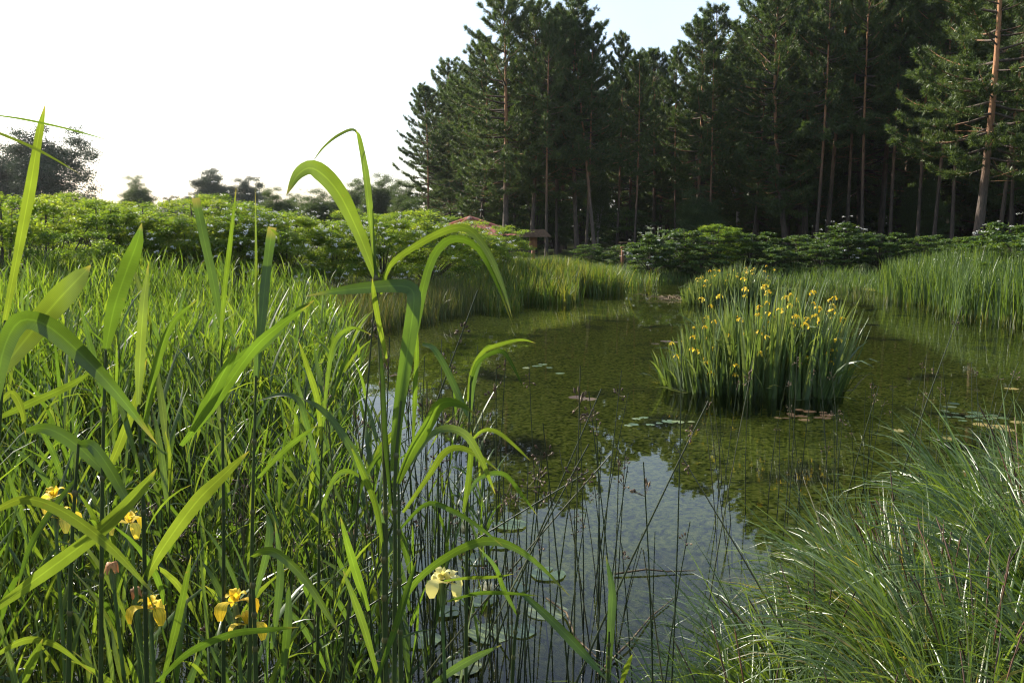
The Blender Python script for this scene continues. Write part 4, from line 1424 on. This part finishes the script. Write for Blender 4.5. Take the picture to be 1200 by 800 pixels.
def put_rush(x, y, h, tilt, lab, grp):
    global n_r
    RUSH[n_r % 9].put((x, y, max(gz(x, y), -.32)), U(0, 6.28) if abs(tilt[1]) < .2 else 0, (1, 1, h), lab, 'rush', grp, tilt)
    n_r += 1


for k in range(96):                                           # centre
    d = U(2.1, 4.6)
    px = 395 + 440 * rng.beta(1.4, 1.6)
    x = (px - 600) / F * d
    if pond_sd(np.array([x]), np.array([d]))[0] > 0:
        continue
    top_py = U(400, 640) if px > 520 else U(380, 560)
    h = max(.5, at(px, top_py, d)[2] + .3)
    put_rush(x, d, h, (rng.normal(0, .05), rng.normal(.02, .07)), 'thin dark rush stem standing in the open water at centre', 'rushes in the centre water')
for k in range(70):                                           # dark stems under the left reeds
    d = U(2.0, 4.2)
    px = U(150, 470)
    x = (px - 600) / F * d
    put_rush(x, d, U(.9, 1.35), (rng.normal(0, .06), rng.normal(0, .08)), 'dark rush stem among the reeds of the left bed', 'rushes in the left bed')
for k in range(44):                                           # right, in front of the iris island
    d = U(4.4, 6.6)
    px = U(840, 1195)
    x = (px - 600) / F * d
    if pond_sd(np.array([x]), np.array([d]))[0] > .3:
        d += 1.0
        x = (px - 600) / F * d
    top_py = U(430, 520)
    h = max(.45, at(px, top_py, d)[2] + .3)
    put_rush(x, d, h, (rng.normal(0, .05), rng.normal(.06, .09)), 'pale lit rush stem rising behind the sedge on the right', 'rushes behind the sedge')
# long leaning stems that can be told apart: foot px,py / tip px,py / distance
for a, b, d, lab in [((538, 760), (716, 532), 2.3, 'long rush leaning right across the centre of the water'),
                     ((560, 790), (690, 520), 2.0, 'rush leaning right just left of the longest slanted one'),
                     ((640, 620), (705, 455), 2.4, 'rush leaning right towards the small water lily leaves'),
                     ((560, 640), (690, 552), 2.2, 'rush slanting low over the weedy water'),
                     ((690, 790), (830, 470), 2.2, 'tall slanted rush right of the single upright blade'),
                     ((470, 600), (560, 340), 2.1, 'rush crossing in front of the far lit reeds'),
                     ((1062, 560), (1128, 358), 4.0, 'tallest pale rush in front of the cattails'),
                     ((1003, 560), (1030, 452), 4.2, 'pale rush just right of the iris island'),
                     ((868, 660), (790, 520), 2.6, 'thin rush leaning left out of the sedge'),
                     ((415, 640), (440, 340), 1.9, 'rush with a dark flower tuft beside the tallest reed')]:
    A, B = at(*a, d), at(*b, d)
    dr = unit(B - A)
    z0 = max(gz(A[0], d), -.3)
    A = A + dr * (z0 - A[2]) / max(dr[2], .3)
    r = empty('rush', A)
    tag(r, lab, 'rush')
    v = B - A
    s = np.linspace(0, 1, 8)[:, None]
    P = v[None] * s + np.array((0, .03, .04)) * np.sin(s * math.pi)
    mb = MB(); tube(mb, P, np.linspace(.0046, .0018, 8), 6, U(.4, .9)); part('stem', mb, M['rush'], r)
    mb = MB()
    c = P[-2] * .4 + P[-1] * .6
    for k in range(7):
        dd = unit(rng.normal(0, 1, 3) + dr * .5)
        e = c + dd * U(.008, .024)
        tube(mb, [c, e], .0006, 3)
        tube(mb, [e, e + dd * .004, e + dd * .01], [.001, .0036, .0012], 5, U(0, 1))
    part('flower_tuft', mb, M['tuft'], r)


# ------------------------------------------------------------------ irises
def iris_flower(mb, c, size, g, yaw=None):
    yaw = g.uniform(0, 6.283) if yaw is None else yaw
    for k in range(3):
        a = yaw + k * 2.094 + g.normal(0, .12)
        # drooping fall
        s = np.linspace(0, 1, 7)
        r_ = size * (.06 + .52 * np.sin(s * 1.75))
        z_ = size * (.16 * np.sin(s * 2.4) - .5 * s ** 2.4)
        P = np.stack([c[0] + r_ * math.sin(a), c[1] + r_ * math.cos(a), c[2] + z_], 1)
        ribbons(mb, P[None], side_dirs(np.array([a])), np.array([size * g.uniform(.3, .44)]), np.array([.3, .36, .5, .85, 1.0, .85, .35]), g.uniform(-.2, .5), tint=np.array([g.random()]), twist=np.array([g.normal(0, .5)]))
        # upright standard and style arm
        a2 = a + 1.047
        r2 = size * (.03 + .14 * s)
        z2 = size * (.34 * s)
        P = np.stack([c[0] + r2 * math.sin(a2), c[1] + r2 * math.cos(a2), c[2] + z2], 1)
        ribbons(mb, P[None], side_dirs(np.array([a2])), np.array([size * .17]), np.array([.4, .7, .9, 1, .9, .6, .1]), .3, tint=np.array([g.random()]))
        r3 = size * (.03 + .3 * s)
        z3 = size * (.22 * np.sin(s * 2.2))
        P = np.stack([c[0] + r3 * math.sin(a), c[1] + r3 * math.cos(a), c[2] + z3 + size * .05], 1)
        ribbons(mb, P[None], side_dirs(np.array([a])), np.array([size * .2]), np.array([.5, .7, .85, 1, 1, .8, .4]), -.3, tint=np.array([g.random()]))


IRIS_FLOWER = []
for i in range(6):
    g = np.random.default_rng(300 + i)
    mb = MB()
    iris_flower(mb, np.zeros(3), .1, g)
    IRIS_FLOWER.append(mb.mesh('flower', M['iris_flower']))


def iris_island(label, cx, cy, rx, ry, n, h0, h1, n_fl, seed, skew=0.0):
    g = np.random.default_rng(seed)
    root = empty('iris_clump', (cx, cy, -.3))
    tag(root, label, 'iris clump')
    a = g.uniform(0, 6.283, n); rr = np.sqrt(g.random(n))
    x, y = rr * rx * np.cos(a), rr * ry * np.sin(a) + skew * rr * rx * np.cos(a)
    left = lambda u, v: (1 - .42 * np.clip(-(u / rx) + .1, 0, 1) ** 1.2) * (.94 + .1 * np.sin(u * 6.0 + seed) * np.cos(v * 5.0))
    fan = 4
    x, y = np.repeat(x, fan) + g.normal(0, .03, n * fan), np.repeat(y, fan) + g.normal(0, .03, n * fan)
    base = np.stack([x, y, np.zeros(n * fan)], 1)
    m = n * fan
    az = np.where(g.random(m) < .7, np.arctan2(x, y) + g.normal(0, .7, m), g.uniform(0, 6.283, m))
    th0 = np.abs(g.normal(.05, .1, m)) + .09 * np.repeat(rr, fan) ** 2
    bend = np.abs(g.normal(0, .15, m)) + (g.random(m) < .12) * g.uniform(.5, 1.9, m)
    L = g.uniform(h0, h1, m) * left(base[:, 0], base[:, 1]) + .3 - .25 * np.repeat(rr, fan) ** 2
    P = curve_pts(base, az, th0, bend, L, 7, 2.2)
    mb = MB()
    ribbons(mb, P, side_dirs(az, g.normal(0, .9, m)), g.uniform(.026, .048, m), np.array([.8, 1, 1, .95, .85, .68, .4, .03]), .18, twist=g.normal(0, .6, m))
    part('leaves', mb, M['iris_leaf'], root)
    k = 60                                                    # last year's leaves, broken down to the water
    a = g.uniform(0, 6.283, k); rd = g.uniform(.75, 1.02, k)
    b0 = np.stack([rd * rx * np.cos(a), rd * ry * np.sin(a) + skew * rd * rx * np.cos(a), np.zeros(k)], 1)
    az = np.arctan2(b0[:, 0], b0[:, 1]) + g.normal(0, .8, k)
    dm = MB()
    P = curve_pts(b0, az, g.uniform(.1, .5, k), g.uniform(.6, 1.7, k), g.uniform(.35, .85, k), 6, 1.3)
    P[..., 2] = np.maximum(P[..., 2], .302)
    ribbons(dm, P, side_dirs(az, g.normal(0, .6, k)), g.uniform(.012, .026, k), np.array([.8, 1, .95, .8, .6, .4, .1]), .15, twist=g.normal(0, 1.2, k))
    part('dead_leaves', dm, M['dry_grass'], root, 'stuff')
    sm = MB()
    fl = []
    k = 0
    while k < n_fl:
        aa, r_ = g.uniform(0, 6.283), math.sqrt(g.random()) * .97
        bx, by = r_ * rx * math.cos(aa), r_ * ry * math.sin(aa) + skew * r_ * rx * math.cos(aa)
        h = g.uniform(h0 * .68, h1 * 1.0) * float(left(bx, by)) + .3 - .22 * r_ ** 2
        d = np.array((math.cos(aa), math.sin(aa), 0)) * .12 * h * r_
        tip = np.array((bx, by, 0)) + d + np.array((0, 0, h))
        tube(sm, [(bx, by, 0), np.array((bx, by, h * .5)) + d * .3, tip], [.006, .005, .003], 5, .5)
        fl.append((tip, g.uniform(0, 6.283), g.uniform(.5, .78)))
        if g.random() < .4:
            t2 = tip + np.array((g.normal(0, .03), g.normal(0, .03), -g.uniform(.06, .14)))
            fl.append((t2, g.uniform(0, 6.283), g.uniform(.45, .7)))
        k += 1
    part('flower_stems', sm, M['iris_leaf'], root, 'stuff')
    for i, (p, rz, s) in enumerate(fl[:100]):
        o = part('flower', IRIS_FLOWER[i % 6], None, root)
        o.location = p; o.rotation_euler = (g.normal(0, .25), g.normal(0, .25), rz); o.scale = (s, s, s)


iris_island('large yellow flag iris clump standing in the middle of the pond', 2.72, 9.45, .93, .76, 205, .85, 1.36, 66, 401, -.1)
iris_island('smaller yellow flag iris clump farther back in the pond', 5.2, 20.6, 1.1, .8, 260, .8, 1.08, 44, 402)


def iris_plant(label, px, py, d, fl, mat='iris_flower', size=.085, leaves=4, bud=False, lean=0.0):
    tip = at(px, py, d)
    z0 = max(gz(tip[0], d), -.3)
    foot = np.array((tip[0] - lean, d + U(-.06, .06), z0))
    root = empty('yellow_iris', foot)
    tag(root, label, 'iris')
    g = np.random.default_rng(int(px * 7 + py))
    v = tip - foot
    mb = MB()
    tube(mb, [(0, 0, 0), v * .5 + (.01, 0, 0), v - (0, 0, .012)], [.006, .005, .0035], 6, .4)
    tube(mb, [v - (0, 0, .06), v - (0, 0, .03), v - (0, 0, .004)], [.004, .0075, .004], 6, .8)
    part('stem', mb, M['iris_leaf'], root)
    for k in range(leaves):
        az = g.uniform(0, 6.283)
        mb = MB()
        P = curve_pts(np.array([(g.normal(0, .02), g.normal(0, .02), 0)]), np.array([az]), np.array([abs(g.normal(.08, .06))]), np.array([g.uniform(.05, .5)]), np.array([v[2] * g.uniform(.7, 1.0)]), 8, 2.0)
        ribbons(mb, P, side_dirs(np.array([az]), np.array([g.normal(0, 1)])), np.array([.022]), np.array([.8, 1, 1, 1, .93, .8, .6, .35, .03]), .15)
        part('leaf', mb, M['iris_leaf'], root)
    for (dx, dy, yaw) in fl:
        q = at(px + dx, py + dy, d) - foot
        mb = MB()
        iris_flower(mb, q, size, g, yaw)
        part('flower', mb, M[mat], root)
        if dx or dy:
            m2 = MB(); tube(m2, [v * .9, v * .5 + q * .5 - (0, 0, .02), q], [.003, .003, .0025], 5, .5); part('side_stem', m2, M['iris_leaf'], root)
    if bud:
        mb = MB()
        for k in range(4):
            a = g.uniform(0, 6.283)
            s = np.linspace(0, 1, 5)
            P = np.stack([v[0] + .018 * s * math.sin(a), v[1] + .018 * s * math.cos(a), v[2] + .015 * np.sin(s * 3) - .02 * s], 1)
            ribbons(mb, P[None], side_dirs(np.array([a])), np.array([.016]), np.array([.4, .9, 1, .8, .2]), .3)
        part('withered_flower', mb, M['iris_bud'], root)


iris_plant('yellow iris peeping over the dark leaf at the far left', 63, 582, 1.95, [(0, 0, 1.2), (8, 24, .4)], size=.072)
iris_plant('yellow iris with a twisted petal hanging beside a reed stem', 152, 612, 1.85, [(0, 0, .3)], size=.072)
iris_plant('yellow iris with narrow hanging petals left of the double bloom', 176, 712, 1.75, [(0, 0, 2.2)], size=.072)
iris_plant('yellow iris with two open blooms in the lower left', 276, 704, 1.7, [(0, 0, 1.6), (14, 26, 2.1)], size=.072)
iris_plant('pale cream yellow iris in front of the lily pads', 517, 678, 1.75, [(0, 0, 1.5), (10, 4, .5)], 'iris_pale', .07)
iris_plant('withered orange iris head between the yellow blooms', 131, 660, 1.8, [], bud=True)
iris_plant('second withered iris head just above the lower left blooms', 158, 690, 1.95, [], bud=True, leaves=3)


# ------------------------------------------------------------------ sedge
def sedge_proto(seed, n, h):
    g = np.random.default_rng(seed)
    r = empty('sedge_tussock')
    a = g.uniform(0, 6.283, n); rr = np.sqrt(g.random(n)) * .17
    base = np.stack([rr * np.sin(a), rr * np.cos(a), np.zeros(n)], 1)
    az = a + g.normal(0, .5, n)
    P = curve_pts(base, az, np.abs(g.normal(.12, .14, n)) + rr, np.abs(g.normal(1.5, .65, n)), g.uniform(.6, 1.15, n) * h, 9, 1.7, g.normal(0, .05, n))
    mb = MB()
    ribbons(mb, P, side_dirs(az, g.normal(0, .25, n)), g.uniform(.008, .0145, n), np.array([.7, .9, 1, 1, .95, .88, .75, .55, .32, .03]), .3, twist=g.normal(0, .9, n))
    part('leaves', mb, M['sedge'], r)
    k = 14
    a = g.uniform(0, 6.283, k)
    P = curve_pts(np.zeros((k, 3)), a, np.abs(g.normal(.12, .12, k)), np.abs(g.normal(.45, .25, k)), g.uniform(.75, 1.05, k) * h, 9, 1.6)
    mb = MB()
    tubes(mb, P, np.linspace(.0017, .0009, 10)[None].repeat(k, 0), 4)
    part('flower_stems', mb, M['rush'], r)
    for i in range(k):
        mb = MB()
        t_ = np.linspace(6.2, 9, 13)
        Q = np.stack([np.interp(t_, np.arange(10), P[i, :, c_]) for c_ in range(3)], 1)
        tube(mb, Q, np.interp(t_, [6.2, 6.5, 7, 7.2, 7.35, 7.7, 8.1, 8.3, 8.7, 9], [.0014, .003, .003, .0013, .0014, .0034, .003, .0016, .0034, .001]), 5, g.random())
        part('flower_spike', mb, M['spike'], r)
    return Once(r)


SEDGE = [sedge_proto(500 + i, 760, .98) for i in range(4)]
sedge_spots = [  # x, y, scale, label
    (.72, 2.3, .82, 'sedge tussock whose pale blades trail over the dark water'),
    (1.05, 2.75, .9, 'sedge tussock with dark flower spikes beside the sky reflection'),
    (1.35, 2.3, .85, 'sedge tussock at the bottom edge right of the trailing blades'),
    (1.55, 3.2, .95, 'pale sedge tussock standing tallest at the water side'),
    (1.9, 2.6, .95, 'dense sedge tussock in the middle of the near right bank'),
    (2.25, 3.6, 1.0, 'sedge tussock with blades combed to the right behind the dense one'),
    (2.5, 2.9, 1.0, 'dark sedge tussock at the right edge of the near bank'),
    (1.65, 2.05, .8, 'low sedge tussock in the bottom right corner, left of centre'),
    (2.9, 4.2, .85, 'sedge tussock below the right hand lily pads'),
    (2.15, 2.15, .8, 'sedge tussock in the bottom right corner of the bank'),
    (3.2, 3.6, .85, 'sedge tussock leaning out at the right edge, mid height'),
    (3.6, 4.8, .78, 'farthest sedge tussock under the lily pads at the right edge'),
    (1.15, 1.95, .7, 'small sedge tussock at the bottom edge by the water'),
    (.5, 1.95, .55, 'smallest sedge tussock with thin blades over the water at bottom centre'),
    (.62, 2.15, .62, 'thin open sedge tussock at the left end of the near bank'),
    (.88, 2.0, .62, 'thin sedge tussock leaning over the dead stalks in the water'),
    (1.75, 3.75, .85, 'sedge tussock standing in the water margin under the reddish pads'),
    (2.6, 3.5, .85, 'sedge tussock between the dark one and the lily pads'),
    (1.45, 2.75, .85, 'sedge tussock full of dark spikes in the heart of the near bank'),
    (2.9, 3.1, .85, 'sedge tussock cut off by the right edge at mid height'),
    (2.05, 3.1, .85, 'pale combed sedge tussock left of the dark right one'),
    (3.45, 4.3, .75, 'outer sedge tussock near the right edge below the yellow pads'),
]
for i, (x, y, s, lab) in enumerate(sedge_spots):
    SEDGE[i % 4].put((x, y, gz(x, y)), U(0, 6.28), s, lab, 'sedge', 'sedge tussocks on the near bank')


# ------------------------------------------------------------------ water lilies
def pad_mesh(seed, mat, dome=.0):
    g = np.random.default_rng(seed)
    k, n = 40, 6
    notch = .22
    th = np.linspace(notch, 2 * math.pi - notch, k)
    v = [(0, 0, .006)]
    for j in range(1, n + 1):
        f = j / n
        for t in th:
            rr = f * (1 + .03 * math.sin(t * 5 + seed) + .02 * math.sin(t * 11))
            z = .006 + .02 * f ** 4 * math.sin(t * 2 + seed) * dome + .004 * math.sin(t * 14) * f
            v.append((rr * math.cos(t), rr * math.sin(t), z))
    idx = np.arange(n * k).reshape(n, k) + 1
    q = np.stack([idx[:-1, :-1], idx[1:, :-1], idx[1:, 1:], idx[:-1, 1:]], -1).reshape(-1, 4)
    t = [(0, idx[0, i], idx[0, i + 1]) for i in range(k - 1)]
    return MB().add(v, quads=q, tris=t, tint=g.random()).mesh('lily_pad', M[mat])


PAD = {m: [pad_mesh(600 + i, m, U(.3, 1.2)) for i in range(3)] for m in ('pad', 'pad_red', 'pad_yellow')}


def pad(px, py, r, mat, lab, grp):
    p = on_z(px, py, 0.0)
    o = new_obj('lily_pad', PAD[mat][int(rng.integers(0, 3))])
    o.location = (p[0], p[1], U(.002, .008)); o.rotation_euler = (rng.normal(0, .02), rng.normal(0, .02), U(0, 6.28)); o.scale = (r, r, r)
    tag(o, lab, 'lily pad', grp)


for px, py in [(405, 690), (372, 720), (440, 650), (480, 640), (530, 620), (560, 655), (585, 640), (600, 690), (560, 700), (520, 720), (490, 750), (570, 745), (610, 740), (640, 672), (545, 780), (430, 760), (465, 700), (640, 715), (395, 650), (505, 665), (350, 690), (600, 615)]:
    pad(px + U(-4, 4), py + U(-3, 3), U(.065, .105), 'pad', 'dull green lily pad floating between the rushes near the water lilies', 'lily pads between the rushes')
for px, py in [(735, 497), (752, 493), (763, 492), (775, 494), (786, 491), (797, 492), (802, 495), (770, 499), (741, 500), (790, 497)]:
    pad(px + U(-9, 9), py + U(-4, 4), U(.03, .06), 'pad', 'pale green lily pad in the loose row at mid pond', 'lily pads at mid pond')
for px, py in [(615, 432), (628, 430), (641, 433), (652, 437), (636, 428)]:
    pad(px + U(-6, 6), py + U(-2, 2), U(.04, .07), 'pad', 'pale lily pad in the small group at the back of the weedy water', 'lily pads in the back group')
for px, py in [(922, 485), (935, 482), (948, 484), (960, 483), (970, 486), (943, 488), (930, 490), (952, 481), (966, 489), (925, 489), (940, 492), (957, 489), (916, 490)]:
    pad(px + U(-5, 5), py + U(-2, 2), U(.03, .06), 'pad_red', 'reddish brown lily pad in the patch before the iris clump', 'reddish pads before the irises')
for px, py in [(1112, 475), (1108, 483), (1120, 486), (1128, 490), (1142, 487), (1152, 494), (1140, 483), (1160, 486), (1165, 492), (1102, 482), (1116, 479), (1125, 483), (1136, 491), (1148, 490), (1156, 489), (1170, 489), (1110, 488), (1133, 495)]:
    pad(px + U(-6, 6), py + U(-3, 3), U(.035, .065), 'pad', 'light green lily pad in the raft at the right edge', 'green pads at right')
for px, py in [(1150, 498), (1162, 501), (1180, 504), (1052, 505), (1112, 514), (1192, 495), (1185, 456), (1172, 500)]:
    pad(px, py, U(.05, .08), 'pad_yellow', 'yellowing lily pad beside the green raft at the right edge', 'yellow pads at right')
for px, py in [(768, 403), (780, 400), (790, 401), (690, 468), (676, 466)]:
    pad(px, py, U(.06, .09), 'pad_red', 'dark red lily pad floating left of the large iris clump', 'dark pads left of the irises')


def lily(px, py, size, lab):
    p = on_z(px, py, .05)
    r = empty('water_lily', (p[0], p[1], .03))
    tag(r, lab, 'water lily')
    mb = MB()
    for ring, (n, th, L) in enumerate([(9, 1.15, 1.0), (8, .75, .92), (6, .4, .8)]):
        a = np.arange(n) * 6.283 / n + ring * .35
        P = curve_pts(np.zeros((n, 3)) + np.array((0, 0, .01)), a, np.full(n, th), np.full(n, -.55), np.full(n, size * L), 6, 1.0)
        ribbons(mb, P, side_dirs(a), np.full(n, size * .42), np.array([.4, .75, 1, 1, .85, .5, .05]), .35)
    part('petals', mb, M['lily_white'], r)
    mb = MB()
    a = np.arange(16) * 2.4
    P = curve_pts(np.zeros((16, 3)) + np.array((0, 0, .012)), a, np.full(16, .25), np.full(16, .3), np.full(16, size * .35), 3, 1.0)
    tubes(mb, P, np.full((16, 4), size * .03), 4)
    part('stamens', mb, M['lily_core'], r)


lily(545, 622, .095, 'open white water lily right of the centre reed')
lily(403, 678, .09, 'white water lily half hidden by reed stems at the left')
lily(571, 690, .055, 'closing cream water lily below the arching leaf')
lily(426, 662, .04, 'small pale water lily bud beside the left reed stems')

# submerged and floating debris in the pond
g = np.random.default_rng(77)
mb = MB()
p0 = on_z(797, 350, .02)
for k in range(70):
    a = g.uniform(0, 6.283)
    c = g.normal(0, .22, 2) * np.array((1.6, 1))
    L = g.uniform(.15, .5)
    tube(mb, [(c[0], c[1], g.uniform(-.02, .05)), (c[0] + L * math.cos(a) * .5, c[1] + L * math.sin(a) * .5, g.uniform(0, .09)), (c[0] + L * math.cos(a), c[1] + L * math.sin(a), g.uniform(-.02, .05))], [.008, .008, .004], 5, g.random())
tag(mb.build('driftwood_heap', M['dead_wood'], None, True, tuple(p0)), 'little heap of dead stems floating left of the back irises', 'driftwood')
for i, (a, b, lab) in enumerate([((700, 790), (790, 700), 'thin dead stalk lying in the dark water by the sedge'), ((640, 700), (700, 770), 'brown dead stem under the upright blade'),
                                 ((720, 672), (815, 668), 'pale dead stem lying flat below the sky reflection')]):
    A, B = on_z(*a, .01), on_z(*b, .01)
    mb = MB()
    v = B - A
    tube(mb, [v * 0, v * .35 + (.02, .02, .01), v * .7 - (.02, 0, 0), v], [.005, .005, .004, .002], 5)
    tag(mb.build('dead_stalk', M['dead_wood'], None, True, tuple(A)), lab, 'dead stalk')


# ------------------------------------------------------------------ air
def haze():
    m, nt, nd, lk = mat_new('haze')
    out = nd.new('ShaderNodeOutputMaterial')
    pv = nd.new('ShaderNodeVolumePrincipled')
    pv.inputs['Color'].default_value = (0.9, 0.94, 1.0, 1)
    pv.inputs['Density'].default_value = HAZE
    pv.inputs['Anisotropy'].default_value = 0.55
    lk.new(pv.outputs[0], out.inputs['Volume'])
    mb = MB()
    box(mb, (20, 50, 11), (240, 220, 26))
    tag(mb.build('haze', m, None, False), 'thin bright summer haze', None, None, 'stuff')


HAZE = 0.00018
haze()
